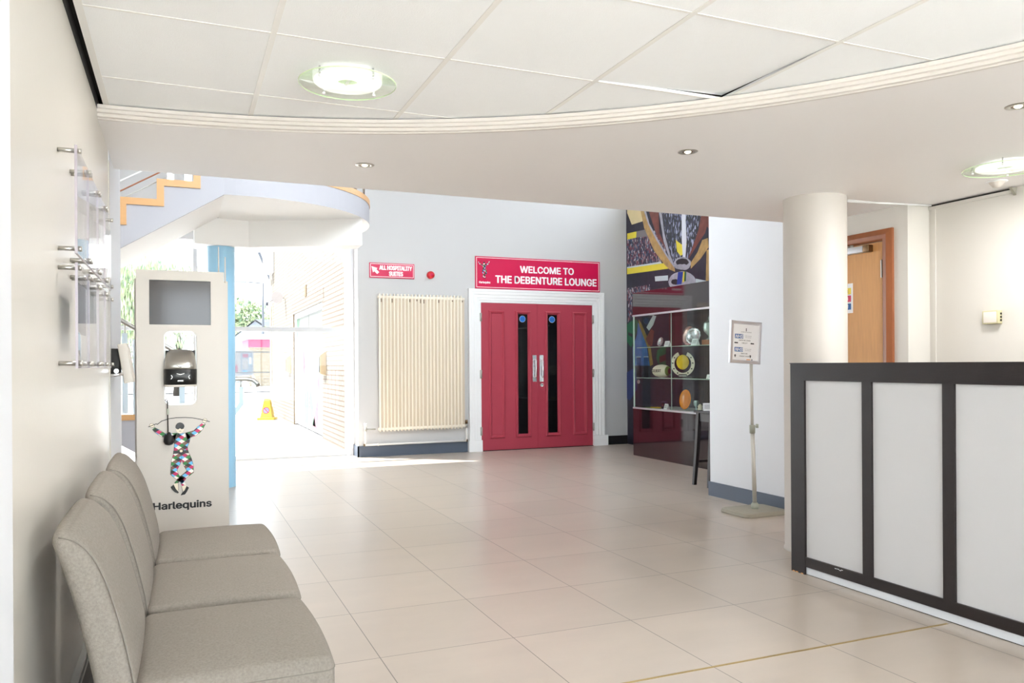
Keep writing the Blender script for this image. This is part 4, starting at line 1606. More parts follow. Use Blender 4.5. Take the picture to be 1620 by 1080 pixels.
# ------------------------------------------------------------------ poster stand
st = thing('sign_stand', 'free-standing poster stand with silver frame on a pole beside the white wall', 'sign stand', (4.235, 5.12, 0))
mb = MB()
poly = []
for cxx, cyy, a in ((0.165, 0.12, 0), (-0.165, 0.12, PI / 2), (-0.165, -0.12, PI), (0.165, -0.12, 1.5 * PI)):
    for k in range(7):
        aa = a + PI / 2 * k / 6
        poly.append((cxx + 0.055 * cos(aa), cyy + 0.055 * sin(aa)))
vs = [(x * 0.985, y * 0.985, 0) for x, y in poly] + [(x, y, 0.010) for x, y in poly] + [(x * 0.97, y * 0.97, 0.030) for x, y in poly] + [(x * 0.9, y * 0.9, 0.036) for x, y in poly]
k = len(poly)
fs = [(i * k + j, i * k + (j + 1) % k, (i + 1) * k + (j + 1) % k, (i + 1) * k + j) for i in range(3) for j in range(k)] + [list(range(k)), list(range(3 * k, 4 * k))]
mb.add(vs, fs, 'stand_base', False)
mb.build('base', st)
mb = MB()
mb.cyl((0.005, 0, 0.034), (0.005, 0, 0.07), 0.030, 'stand_green', n=24)
mb.cyl((0.005, 0, 0.07), (0.005, 0, 0.085), 0.030, 'stand_green', 0.020, n=24)
mb.build('base_socket', st)
mb = MB()
mb.cyl((0.005, 0, 0.06), (-0.020, -0.005, 0.69), 0.0165, 'stand_pole', n=20)
mb.cyl((-0.020, -0.005, 0.66), (-0.033, -0.01, 1.22), 0.0125, 'stand_pole', n=20)
mb.build('pole', st)
mb = MB()
mb.cyl((-0.019, -0.005, 0.640), (-0.0205, -0.005, 0.705), 0.022, 'stand_green', n=20)
mb.cyl((0.0, -0.005, 0.695), (0.028, -0.005, 0.695), 0.005, 'stand_pole', n=10)
mb.rbox(0.024, 0.032, -0.020, 0.010, 0.680, 0.712, 0.003, 'stand_green')
mb.build('height_clamp', st)
fr = Matrix.Translation((-0.100, -0.03, 1.363)) @ Matrix.Rotation(0.055, 4, 'Y')
W2, H2 = 0.150, 0.168
mb = MB()
mb.T = fr
mb.box(-W2 + .004, W2 - .004, 0.0, 0.014, -H2 + .004, H2 - .004, 'alu')
frame2d(mb, [(-W2, -H2), (W2, -H2), (W2, H2), (-W2, H2)], True, [(0, -0.014), (0.0, 0.002), (0.004, 0.007), (0.020, 0.007), (0.027, 0.0015), (0.027, -0.001)], lambda a, b, h: (a, -h, b), 'alu')
mb.build('frame', st)
mb = MB()
mb.T = fr
TT = lambda x, z, h=0.0: basis((x, -0.0012 - h, z), (1, 0, 0), (0, 0, 1), (0, -1, 0))
mb.add([(-W2 + .02, -0.0008, -H2 + .02), (W2 - .02, -0.0008, -H2 + .02), (W2 - .02, -0.0008, H2 - .02), (-W2 + .02, -0.0008, H2 - .02)], [(0, 1, 2, 3)], 'paper')
mb.box(-0.003, 0.003, -0.0018, -0.0010, 0.088, 0.112, 'ink')
text(mb, 'HARLEQUINS', 0.10, 0.006, 'ink', TT(0, 0.078), 0.0)
for zb, nm, l1, l2, l3 in ((0.028, 'NHS', 'DEBENTURE LOUNGE', 'TURN LEFT', 0), (-0.076, 'NHS', 'KINGS BAR', 'STRAIGHT AHEAD', 1)):
    flat(mb, [(-0.108, zb), (-0.028, zb), (-0.028, zb + 0.035), (-0.108, zb + 0.035)], 0.0006, 'nhs', TT(0, 0))
    text(mb, 'NHS', 0.068, 0.026, 'paper', TT(-0.068, zb + 0.0045) @ Matrix(((1, 0.2, 0, 0), (0, 1, 0, 0), (0, 0, 1, 0), (0, 0, 0, 1))), 0.02, 0.0012)
    text(mb, 'Covid vaccination', 0.066, 0.005, 'ink', TT(0.022, zb + 0.021), 0, 0.0008)
    text(mb, 'clinic entrance', 0.056, 0.005, 'ink', TT(0.022, zb + 0.009), 0, 0.0008)
    text(mb, l1, 0.112 if not l3 else 0.06, 0.0075, 'ink', TT(-0.012, zb - 0.017), 0.01, 0.0008)
    text(mb, l2, 0.056 if not l3 else 0.094, 0.009, 'ink', TT(-0.012, zb - 0.039), 0.005, 0.0008)
    for xa in (-0.095, 0.062) if not l3 else (-0.100, 0.048):
        z_ = zb - 0.035
        if not l3:
            flat(mb, [(xa - 0.018, z_), (xa - 0.008, z_ + 0.008), (xa - 0.008, z_ + 0.0045), (xa + 0.018, z_ + 0.0045), (xa + 0.018, z_ - 0.0045), (xa - 0.008, z_ - 0.0045), (xa - 0.008, z_ - 0.008)], 0.0006, 'ink', TT(0, 0))
        else:
            flat(mb, [(xa, z_ + 0.014), (xa + 0.011, z_ + 0.003), (xa + 0.005, z_ + 0.003), (xa + 0.005, z_ - 0.009), (xa - 0.005, z_ - 0.009), (xa - 0.005, z_ + 0.003), (xa - 0.011, z_ + 0.003)], 0.0006, 'ink', TT(0, 0))
flat(mb, [(0.012, -0.139), (0.050, -0.139), (0.050, -0.132), (0.012, -0.132)], 0.0006, 'orange_mark', TT(0, 0))
flat(mb, [(0.058, -0.139), (0.072, -0.139), (0.072, -0.132), (0.058, -0.132)], 0.0006, 'ink', TT(0, 0))
mb.build('poster', st)

# ------------------------------------------------------------------ reception counter
ct = thing('reception_counter', 'long reception counter with dark wood framing and pale grey panels', 'counter', (3.26, 3.62, 0))
YL = -5.6      # local y of the far (near camera side) end
mb = MB()
mb.box(0.022, 0.42, YL, -0.03, 0.0, 1.10, 'panel_grey')
mb.build('carcass', ct)
mb = MB()
mb.box(-0.002, 0.45, YL, 0.0, 1.098, 1.194, 'dark_wood_h')
mb.build('top_rail', ct)
mb = MB()
mb.box(-0.006, 0.454, YL, 0.003, 1.194, 1.1985, 'dark_wood_h')
mb.build('worktop', ct)
mb = MB()
mb.box(-0.002, 0.45, -0.108, 0.0, 0, 1.098, 'dark_wood')
mb.build('corner_post', ct)
ups = [-0.549, -1.020, -1.49, -1.96, -2.43, -2.90, -3.37, -3.84, -4.31, -4.78, -5.25]
for y in ups:
    mb = MB()
    mb.box(0.0, 0.03, y - 0.031, y + 0.031, 0.10, 1.098, 'dark_wood')
    mb.build('upright', ct)
mb = MB()
mb.box(0.0, 0.03, YL, -0.108, 0.045, 0.10, 'dark_wood_h')
mb.build('bottom_rail', ct)
mb = MB()
mb.box(0.008, 0.03, YL, -0.108, 0.004, 0.045, 'plinth_white')
mb.box(0.010, 0.03, YL, -0.108, 0.0, 0.004, 'void')
mb.build('plinth', ct)
ed = [-0.108] + ups
for i in range(len(ups)):
    mb = MB()
    mb.box(0.012, 0.028, ups[i] + 0.031, (ed[i] - 0.031) if i else -0.108, 0.10, 1.098, 'panel_grey')
    mb.build('panel', ct)
for y, z in ((-0.335, 0.088), (-0.352, 0.089), (-0.366, 0.085), (-0.378, 0.09)):
    mb = MB()
    mb.box(-0.0005, 0.001, y - 0.007, y + 0.007, z - 0.0015, z + 0.0015, 'paper')
    mb.build('scratch_mark', ct)
for y in (-0.02, -0.045, -0.085):
    mb = MB()
    mb.box(-0.0026, 0.001, y - 0.009, y + 0.009, 0.0, 0.006, 'oak')
    mb.build('chipped_mark', ct)

# ------------------------------------------------------------------ oak door behind the column
dr = thing('door_2', 'light oak flush door with a darker oak frame behind the round column', 'door', (4.45, 4.4, 0))
del dr['category']
struct(dr)
mb = MB()
mb.box(-0.012, 0.0, -0.368, 0.40, 0.006, 2.026, 'oak')
lf2 = mb.build('door_leaf', dr)
mb = MB()
frame2d(mb, [(-0.372, 0), (-0.372, 2.03), (0.404, 2.03), (0.404, 0)], False, [(0, -0.001), (0, 0.020), (0.012, 0.030), (0.040, 0.034), (0.060, 0.026), (0.078, 0.020), (0.078, -0.001)], lambda a, b, h: (-h, a, b), 'oak_frame')
mb.build('door_frame', dr)
mb = MB()
mb.rbox(-0.062, -0.014, -0.24, 0.06, 1.967, 2.012, 0.003, 'alu')
mb.rbox(-0.064, -0.014, -0.29, -0.241, 1.965, 2.014, 0.005, 'copper')
mb.tube([(-0.045, -0.13, 2.015), (-0.05, -0.05, 2.03), (-0.04, 0.12, 2.045)], 0.007, 'steel', 8)
mb.cyl((-0.045, -0.13, 2.01), (-0.045, -0.13, 2.03), 0.012, 'steel', n=12)
mb.build('door_closer', dr)
mb = MB()
mb.cyl((-0.018, -0.372, 1.78), (-0.018, -0.372, 1.90), 0.008, 'copper', n=10)
mb.box(-0.014, -0.011, -0.385, -0.350, 1.78, 1.90, 'steel')
mb.build('hinge', dr)
mb = MB()
mb.box(-0.016, -0.012, -0.105, 0.215, 1.553, 1.765, 'paper')
TD = lambda y, z, h=0.0: basis((-0.0162 - h, y, z), (0, -1, 0), (0, 0, 1), (-1, 0, 0))
for z0, z1, m, s_, c_ in ((1.688, 1.733, 'yellow_in', 'Mechanics', 'ink'), (1.634, 1.679, 'sign_red', 'Personnel', 'paper'), (1.578, 1.622, 'nhs', 'Locked!', 'paper')):
    flat(mb, [(-0.20, z0), (0.092, z0), (0.092, z1), (-0.20, z1)], 0.0004, m, basis((-0.0162, 0, 0), (0, -1, 0), (0, 0, 1), (-1, 0, 0)))
    text(mb, s_, 0.10, 0.022, c_, TD(-0.066, z0 + 0.012, 0.0008), 0.01, 0.0, 'RIGHT')
mb.build('door_notice', dr)

# wall sensor
sn = thing('wall_sensor', 'small square beige sensor box on the cream wall behind the counter', 'sensor', (4.65, 3.383, 1.473))
mb = MB()
mb.rbox(-0.040, 0, -0.052, 0.052, -0.041, 0.041, 0.003, 'sensor')
mb.build('housing', sn)
mb = MB()
mb.rbox(-0.042, -0.038, -0.042, 0.042, -0.033, 0.033, 0.0015, 'sensor_face')
mb.build('front_plate', sn)
mb = MB()
for zz in (-0.02, 0.0, 0.02):
    mb.box(-0.020, -0.006, -0.0535, -0.052, zz - 0.006, zz + 0.006, 'void')
mb.build('vent_slot', sn)

# ------------------------------------------------------------------ ceiling lamps
def disc_lamp(loc, r, label, drop, power):
    t = thing('disc_lamp', label, 'ceiling lamp', loc)
    mb = MB()
    mb.lathe([(0, 0.0), (r * 0.62, 0.0), (r * 0.62, 0.018 - 0.0), (0, 0.018)], 'white_gloss', 48, c=(0, 0, -0.018))
    mb.build('housing', t)
    mb = MB()
    prof = [(r * 0.22, -0.020), (r * 0.22, -0.028), (r * 0.66, -0.030), (r * 0.70, -0.024), (r * 0.70, -0.018), (r * 0.22, -0.018), (r * 0.22, -0.020)]
    mb.lathe(prof, 'lamp_glow', 48)
    mb.build('glowing_ring', t)
    mb = MB()
    mb.lathe([(0, -0.0185), (r * 0.21, -0.0185)], 'lamp_green', 32)
    mb.box(-0.006, 0.006, -r * 0.2, r * 0.2, -0.024, -0.019, 'white_gloss')
    mb.build('centre_reflector', t)
    mb = MB()
    mb.lathe([(0, -drop), (r, -drop), (r, -drop + 0.005), (0, -drop + 0.005)], 'lamp_disc', 64)
    g_ = mb.build('glass_disc', t)
    mb = MB()
    mb.lathe([(r, -drop), (r + 0.0015, -drop + 0.001), (r + 0.0015, -drop + 0.004), (r, -drop + 0.005)], 'lamp_green', 64)
    mb.build('disc_rim', g_)
    for k in range(4):
        a = 0.55 + k * PI / 2
        mb = MB()
        mb.cyl((r * 0.75 * cos(a), r * 0.75 * sin(a), -drop - 0.004), (r * 0.75 * cos(a), r * 0.75 * sin(a), 0.0), 0.0035, 'chrome', n=10)
        mb.cyl((r * 0.75 * cos(a), r * 0.75 * sin(a), -drop - 0.008), (r * 0.75 * cos(a), r * 0.75 * sin(a), -drop), 0.006, 'white_gloss', n=10)
        mb.build('pin', t)
    d = bpy.data.lights.new('lamp_light', 'AREA')
    d.shape = 'DISK'
    d.size = r * 1.4
    d.energy = power
    d.color = (1.0, 0.98, 0.95)
    o = bpy.data.objects.new('lamp_light', d)
    COL.objects.link(o)
    o.parent = t
    o.location = (0, 0, -drop - 0.012)
    return t


disc_lamp((0.600, 3.050, 2.3075), 0.183, 'round glass disc lamp on the tiled ceiling above the chairs', 0.032, 5)
disc_lamp((4.04, 2.874, 2.25), 0.200, 'round glass disc lamp glowing greenish on the smooth soffit above the counter', 0.032, 5)


def downlight(x, y, label):
    t = thing('downlight', label, 'ceiling lamp', (x, y, 2.25), group='recessed spotlights in the soffit')
    mb = MB()
    mb.lathe([(0.026, 0.004), (0.028, -0.003), (0.034, -0.004), (0.046, -0.003), (0.050, 0.0), (0.050, 0.001)], 'steel', 36)
    mb.build('trim_ring', t)
    mb = MB()
    mb.lathe([(0.030, -0.0005), (0.027, -0.0012), (0.0, -0.0012)], 'copper', 32)
    mb.build('inner_cup', t)
    mb = MB()
    mb.lathe([(0, -0.008), (0.010, -0.007), (0.016, -0.002), (0.016, -0.001)], 'bulb', 20)
    mb.build('bulb', t)
    d = bpy.data.lights.new('spot_light', 'SPOT')
    d.energy = 2
    d.spot_size = 1.3
    d.spot_blend = 0.6
    d.color = (1.0, 0.86, 0.68)
    d.shadow_soft_size = 0.02
    o = bpy.data.objects.new('spot_light', d)
    COL.objects.link(o)
    o.parent = t
    o.location = (0, 0, -0.012)


for x, y, l in ((0.901, 4.14, 'small recessed spotlight in the soffit nearest the left wall'),
                (2.332, 3.30, 'small recessed spotlight in the middle of the soffit, left of the column'),
                (3.190, 2.211, 'small recessed spotlight in the soffit cut by the right edge of the photo')):
    downlight(x, y, l)
det = thing('motion_detector', 'small beige domed motion detector on the soffit below the greenish disc lamp', 'detector', (4.40, 3.18, 2.25))
mb = MB()
mb.lathe([(0, 0), (0.055, 0), (0.055, -0.004), (0.046, -0.008), (0, -0.008)], 'white', 32)
mb.build('base_ring', det)
mb = MB()
mb.lathe([(0.042, -0.008), (0.030, -0.022), (0.022, -0.034), (0, -0.036)], 'sensor_face', 28)
mb.build('dome', det)

# ------------------------------------------------------------------ acrylic poster holders on the left wall
segs = [(2.545, 2.845), (2.855, 3.165), (3.175, 3.455), (3.465, 3.735)]
words = ['nearest the camera', 'second from the camera', 'third from the camera', 'farthest from the camera']
for row, (z0, z1) in (('upper', (1.522, 1.828)), ('lower', (1.197, 1.496))):
    for i, (a, b) in enumerate(segs):
        extra = ', holding a dark photo' if (row == 'lower' and i == 0) else ''
        t = thing('poster_holder', 'clear acrylic poster holder in the %s row, %s%s' % (row, words[i], extra), 'poster holder', (-0.315, (a + b) / 2, z0), group='acrylic poster holders on the left wall')
        w_, h_ = (b - a) / 2, z1 - z0
        mb = MB()
        mb.box(0.044, 0.050, -w_, w_, 0, h_, 'acrylic')
        p_ = mb.build('acrylic_sheet', t)
        mb = MB()
        mb.box(0.0435, 0.0505, -w_ - 0.0005, -w_ + 0.0015, 0, h_, 'acrylic_edge')
        mb.box(0.0435, 0.0505, -w_, w_, -0.0005, 0.001, 'acrylic_edge')
        mb.build('sheet_edge', p_)
        if row == 'lower' and i == 0:
            mb = MB()
            mb.box(0.042, 0.0438, -w_ + 0.04, w_ - 0.03, 0.10, h_ - 0.05, 'poster_dark')
            mb.build('photo_print', t)
        for sy in (-1, 1):
            for z in (0.014, h_ - 0.014):
                mb = MB()
                yy = sy * (w_ - 0.014)
                mb.cyl((0, yy, z), (0.044, yy, z), 0.0065, 'steel', n=14)
                mb.cyl((0.050, yy, z), (0.060, yy, z), 0.0075, 'steel', n=14)
                mb.build('standoff', t)

# ------------------------------------------------------------------ tilted box on a wall bracket
dv = thing('wall_device', 'tilted beige tablet box on a dark bracket at the far end of the left wall', 'device', (-0.3155, 4.40, 1.215))
mb = MB()
T = Matrix.Translation((0.072, 0, 0)) @ Matrix.Rotation(-0.15, 4, 'Y')
mb.rbox(-0.024, 0.020, -0.075, 0.075, -0.095, 0.100, 0.006, 'kiosk', T=T)
mb.rbox(0.018, 0.0225, -0.060, 0.060, -0.078, 0.083, 0.002, 'sensor_face', T=T)
mb.build('housing', dv)
mb = MB()
mb.rbox(0.0, 0.045, -0.05, 0.05, -0.055, 0.075, 0.006, 'maroon' if 0 else 'black_soft')
mb.build('bracket', dv)
mb = MB()
mb.tube([(0.0, -0.075, -0.058), (0.02, -0.08, -0.055), (0.06, -0.075, -0.05)], 0.008, 'chrome', 8)
mb.cyl((0.03, -0.085, -0.035), (0.03, -0.07, -0.035), 0.011, 'chrome', n=12)
mb.build('clamp_arm', dv)

# ------------------------------------------------------------------ hand sanitiser kiosk
from mathutils.geometry import tessellate_polygon


def rrect(x0, x1, z0, z1, r, n=7):
    p = []
    for cx_, cz_, a in ((x1 - r, z1 - r, 0), (x0 + r, z1 - r, PI / 2), (x0 + r, z0 + r, PI), (x1 - r, z0 + r, 1.5 * PI)):
        for k_ in range(n):
            aa = a + PI / 2 * k_ / (n - 1)
            p.append((cx_ + r * cos(aa), cz_ + r * sin(aa)))
    return p


def holed(mb, outer, holes, y0, y1, m):
    loops = [outer] + holes
    tr = tessellate_polygon([[Vector((p[0], p[1], 0)) for p in lp] for lp in loops])
    allp = [p for lp in loops for p in lp]
    n_ = len(allp)
    vs = [(p[0], y0, p[1]) for p in allp] + [(p[0], y1, p[1]) for p in allp]
    fs = [tuple(t) for t in tr] + [tuple(i + n_ for i in t[::-1]) for t in tr]
    o = 0
    for lp in loops:
        L = len(lp)
        fs += [(o + i, o + (i + 1) % L, n_ + o + (i + 1) % L, n_ + o + i) for i in range(L)]
        o += L
    mb.add(vs, fs, m)


kx = 0.007
ks = thing('sanitiser_kiosk', 'tall cream hand sanitiser kiosk with screen and club logo beside the chairs', 'kiosk', (kx, 4.5, 0))
hole = rrect(-0.083, 0.076, 0.998, 1.387, 0.034)
scr = [(-0.151, 1.418), (0.146, 1.418), (0.146, 1.649), (-0.151, 1.649)]
mb = MB()
holed(mb, [(-0.213, 0.0), (0.213, 0.0), (0.213, 1.70), (-0.213, 1.70)], [hole, scr], 0, 0.012, 'kiosk')
mb.build('front_panel', ks)
mb = MB()
holed(mb, [(-0.228, 0.0), (0.240, 0.0), (0.240, 1.668), (-0.228, 1.668)], [hole], 0.155, 0.167, 'kiosk')
mb.build('back_panel', ks)
mb = MB()
holed(mb, hole, [rrect(-0.079, 0.072, 1.002, 1.383, 0.031)], 0.012, 0.155, 'white_gloss')
mb.box(-0.205, -0.19, 0.012, 0.155, 0, 1.66, 'kiosk')
mb.box(0.19, 0.205, 0.012, 0.155, 0, 1.66, 'kiosk')
mb.box(-0.205, 0.205, 0.012, 0.155, 0, 0.03, 'kiosk')
mb.build('inner_frame', ks)
mb = MB()
mb.box(-0.155, 0.150, 0.010, 0.04, 1.414, 1.653, 'black')
mb.box(-0.149, 0.144, 0.008, 0.0105, 1.420, 1.647, 'screen')
mb.build('screen', ks)
mb = MB()
emblem(mb, basis((-0.003, -0.0004, 0.527), (1, 0, 0), (0, 0, 1), (0, -1, 0)), 0.000513, white='cream')
mb.build('logo_figure', ks)
mb = MB()
text(mb, 'Harlequins', 0.280, 0.036, 'black', basis((0.003, -0.0006, 0.460), (1, 0, 0), (0, 0, 1), (0, -1, 0)), 0.035, 0.0012)
mb.build('logo_lettering', ks)
for xx, zt, zb in ((0.192, 1.855, 1.69), (0.226, 1.80, 1.66)):
    mb = MB()
    mb.cyl((xx, 0.14, zb), (xx, 0.14, zt), 0.0045, 'sensor_face', 0.0025, n=10)
    mb.build('antenna', ks)
# dispenser
ds = thing('soap_dispenser', 'silver and black automatic sanitiser dispenser mounted in the kiosk opening', 'dispenser', (0.003, 4.5, 1.094))


def dloft(mb, secs, m):
    n_ = 28
    vs = []
    for (w_, d_, z) in secs:
        for i in range(n_):
            a = PI + PI * i / (n_ - 1)
            c_, s_ = cos(a), sin(a)
            e = 0.55
            vs.append((w_ * math.copysign(abs(c_) ** e, c_), 0.012 + d_ * math.copysign(abs(s_) ** e, s_), z))
    fs = []
    for i in range(len(secs) - 1):
        for k_ in range(n_):
            fs.append((i * n_ + k_, i * n_ + (k_ + 1) % n_, (i + 1) * n_ + (k_ + 1) % n_, (i + 1) * n_ + k_))
    fs += [list(range(n_)), list(range((len(secs) - 1) * n_, len(secs) * n_))]
    mb.add(vs, fs, m, True)


mb = MB()
dloft(mb, [(0.079, 0.080, 0.012), (0.080, 0.084, 0.016), (0.080, 0.088, 0.090), (0.079, 0.086, 0.0925)], 'black')
mb.build('black_body', ds)
mb = MB()
dloft(mb, [(0.077, 0.092, 0.092), (0.078, 0.095, 0.097), (0.077, 0.094, 0.118), (0.076, 0.088, 0.130), (0.073, 0.070, 0.155), (0.066, 0.045, 0.178), (0.050, 0.020, 0.192), (0.03, 0.01, 0.195)], 'steel')
mb.build('silver_cover', ds)
mb = MB()
dloft(mb, [(0.074, 0.074, 0.0), (0.078, 0.078, 0.004), (0.079, 0.079, 0.012)], 'sensor_face')
mb.build('drip_edge', ds)
mb = MB()
mb.box(-0.072, 0.072, 0.0, 0.02, 0.03, 0.19, 'black_soft')
mb.build('mounting_plate', ds)
mb = MB()
TQ = basis((0, -0.0765, 0.052), (1, 0, 0), (0, 0, 1), (0, -1, 0))
for s_ in (-1, 1):
    q = [(0.040, 0.0), (0.046, 0.010), (0.042, 0.010), (0.036, 0.0), (0.042, -0.010), (0.046, -0.010)]
    flat(mb, [(s_ * a, b) for a, b in q], 0.0, 'paper', TQ)
flat(mb, [(-0.018, 0.017), (0, 0.011), (0.018, 0.017), (0.018, 0.019), (0, 0.0135), (-0.018, 0.019)], 0.0, 'steel', TQ)
flat(mb, [(-0.014, -0.022), (0.014, -0.022), (0.012, -0.017), (-0.012, -0.017)], 0.0, 'steel', TQ)
TQ2 = basis((0, -0.0835, 0.106), (1, 0, 0), (0, 0, 1), (0, -1, 0))
flat(mb, [(-0.018, 0.003), (0, -0.006), (0.018, 0.003), (0.018, 0.006), (0, -0.002), (-0.018, 0.006)], 0.0, 'black', TQ2)
mb.build('printed_marks', ds)
# hook with a black bulb hanging on the panel
hk = thing('hanging_rod', 'thin black hooked rod with a black ball hanging from the kiosk opening', 'rod', (-0.060, 4.488, 0.80))
mb = MB()
mb.tube([(-0.012, 0.004, 0.225), (-0.004, 0.0, 0.232), (0.0, 0.0, 0.22), (0.002, 0.0, 0.06)], 0.0028, 'black', 8)
mb.build('rod', hk)
mb = MB()
mb.lathe([(0, -0.005), (0.018, 0.0), (0.026, 0.015), (0.024, 0.035), (0.012, 0.048), (0.007, 0.062), (0, 0.064)], 'black_soft', 20, c=(0.006, -0.018, -0.002))
mb.build('ball', hk)
mb = MB()
mb.rbox(-0.004, 0.007, -0.004, 0.003, 0.150, 0.182, 0.002, 'stand_green')
mb.build('label_clip', hk)

# ------------------------------------------------------------------ upholstered chairs
def xc(z):
    d = z - 0.5
    return -0.140 - 0.19 * d - 0.24 * d * d if d > 0 else -0.140 - 0.10 * d


ch = thing('upholstered_chair', 'placeholder', 'chair', (0, 2.265, 0), group='grey upholstered chairs along the left wall')
HW = 0.292
mb = MB()


def seatfn(P):
    u = (P.x - 0.13) / 0.235
    v = P.y / HW
    if P.z > 0.40:
        k_ = max(0, 1 - u * u) * max(0, 1 - v * v)
        P.z += 0.020 * k_ * min(1, (P.z - 0.40) / 0.08)
    P.x -= 0.012 * v * v * (1 if P.x > 0.1 else 0)
    return P


roundgrid(mb, -0.105, 0.362, -HW, HW, 0.23, 0.482, 0.030, 'fabric', seatfn)
seat = mb.build('seat', ch)
mb = MB()
sm_ = [Vector((-0.08, -HW, 0.452))]
for cyy, a_ in ((-HW + 0.03, -PI / 2), (HW - 0.03, 0.0)):
    for q in range(7):
        aa = a_ + PI / 2 * q / 6
        sm_.append(Vector((0.332 + 0.030 * cos(aa), cyy + 0.030 * sin(aa), 0.452)))
    if cyy < 0:
        sm_ += [Vector((0.362, yy, 0.452)) for yy in (-0.2, -0.12, -0.04, 0.04, 0.12, 0.2)]
sm_.append(Vector((-0.08, HW, 0.452)))
mb.tube([tuple(seatfn(v)) for v in sm_], 0.0016, 'fabric_seam', 6)
mb.build('seam', seat)
mb = MB()


def backfn(P):
    z, tx = P.z, P.x / 0.040
    t = 1.0 - 0.10 * max(0, (z - 0.62) / 0.22)
    x_ = xc(z) + P.x * t
    k_ = max(0, (z - 0.70) / 0.14)
    if tx > -0.6:
        P.z -= 0.030 * k_ * k_ * ((tx + 0.6) / 1.6) ** 2
    v_ = P.y / HW
    if tx > 0:
        x_ += 0.007 * (1 - v_ ** 2)
    P.z -= 0.016 * k_ * v_ ** 4
    P.y *= 1 - 0.075 * max(0, min(1, (z - 0.46) / 0.30))
    P.x = x_
    return P


roundgrid(mb, -0.043, 0.040, -HW, HW, 0.23, 0.846, 0.032, 'fabric', backfn)
back = mb.build('backrest', ch)
for s_ in (-1, 1):
    mb = MB()
    pts_ = []
    for i in range(15):
        z = 0.46 + 0.345 * i / 14
        pts_.append(tuple(backfn(Vector((0.0385, s_ * (HW - 0.009), z)))))
    for q in range(1, 5):
        aa = PI / 2 * q / 4
        pts_.append(tuple(backfn(Vector((0.012 + 0.0275 * cos(aa), s_ * (HW - 0.009), 0.810 + 0.0275 * sin(aa))))))
    pts_ += [tuple(backfn(Vector((-0.02, s_ * (HW - 0.011), 0.8375))))]
    mb.tube(pts_, 0.0020, 'fabric_seam', 6)
    mb.build('seam', back)
for lx_, ly_, dx_ in ((0.315, -0.25, 0.0), (0.315, 0.25, 0.0), (-0.10, -0.25, -0.03), (-0.10, 0.25, -0.03)):
    mb = MB()
    mb.add([(lx_ - 0.02, ly_ - 0.02, 0.24), (lx_ + 0.02, ly_ - 0.02, 0.24), (lx_ + 0.02, ly_ + 0.02, 0.24), (lx_ - 0.02, ly_ + 0.02, 0.24),
            (lx_ - 0.014 + dx_, ly_ - 0.014, 0), (lx_ + 0.014 + dx_, ly_ - 0.014, 0), (lx_ + 0.014 + dx_, ly_ + 0.014, 0), (lx_ - 0.014 + dx_, ly_ + 0.014, 0)],
           [(0, 1, 2, 3), (4, 5, 6, 7), (0, 1, 5, 4), (1, 2, 6, 5), (2, 3, 7, 6), (3, 0, 4, 7)], 'dark_wood')
    mb.build('leg', ch)
ch['label'] = 'grey upholstered chair nearest the camera, its seat catching bluish daylight'
dup(ch, (0.004, 2.893, 0), 0.0, 'grey upholstered chair in the middle of the row of three, small mark on its seat')
dup(ch, (0.010, 3.520, 0), 0.0, 'grey upholstered chair farthest from the camera, beside the sanitiser kiosk')
# ================================================================== OUTSIDE
mb = MB()
mb.box(-80, 120, -60, 140, -0.30, -0.03, 'ground')
g = struct(mb.build('ground'))
mb = MB()
mb.box(-30, 30, -40, -2.66, -0.031, -0.028, 'bounce_white')  # unseen bright paving added to bounce light up to the lobby ceiling
mb.build('bounce_paving', g)
g['label'] = 'pale paved forecourt outside the glazing'

# brick building along the right side of the forecourt
bw = thing('brick_building', 'long pale brick building seen through the entrance glass, with a recessed double door', 'building', (2.2, 16.0, 0))
by = lambda y: y - 16.0
mb = MB()
mb.box(0, 5, by(10.76), by(13.5), -0.03, 6.2, 'brick_cream')
mb.box(0, 5, by(17.1), by(21.3), -0.03, 6.2, 'brick_cream')
mb.box(0, 5, by(13.5), by(17.1), 2.27, 6.2, 'brick_cream')
mb.box(0.16, 5, by(13.5), by(17.1), -0.03, 2.27, 'brick_cream')
mb.build('wall', bw)
mb = MB()
mb.box(-0.003, 0.16, by(17.1) - 0.002, by(17.1) + 0.003, -0.03, 2.27, 'reveal')  # brick reveal, its shade put into the orange colour
mb.build('reveal', bw)
mb = MB()
n_ = 48
for i in range(n_):
    y = 13.3 + 4.0 * i / n_
    mb.box(-0.006, 0.0, by(y), by(y + 4.0 / n_ - 0.008), 2.275, 2.49, 'brick_cream')
mb.build('soldier_course', bw)
mb = MB()
mb.box(0.02, 0.10, by(13.52), by(17.08), 2.17, 2.265, 'frame_white')
mb.box(0.02, 0.10, by(13.52), by(13.62), 0, 2.17, 'frame_white')
mb.box(0.02, 0.10, by(16.98), by(17.08), 0, 2.17, 'frame_white')
mb.build('door_frame', bw)
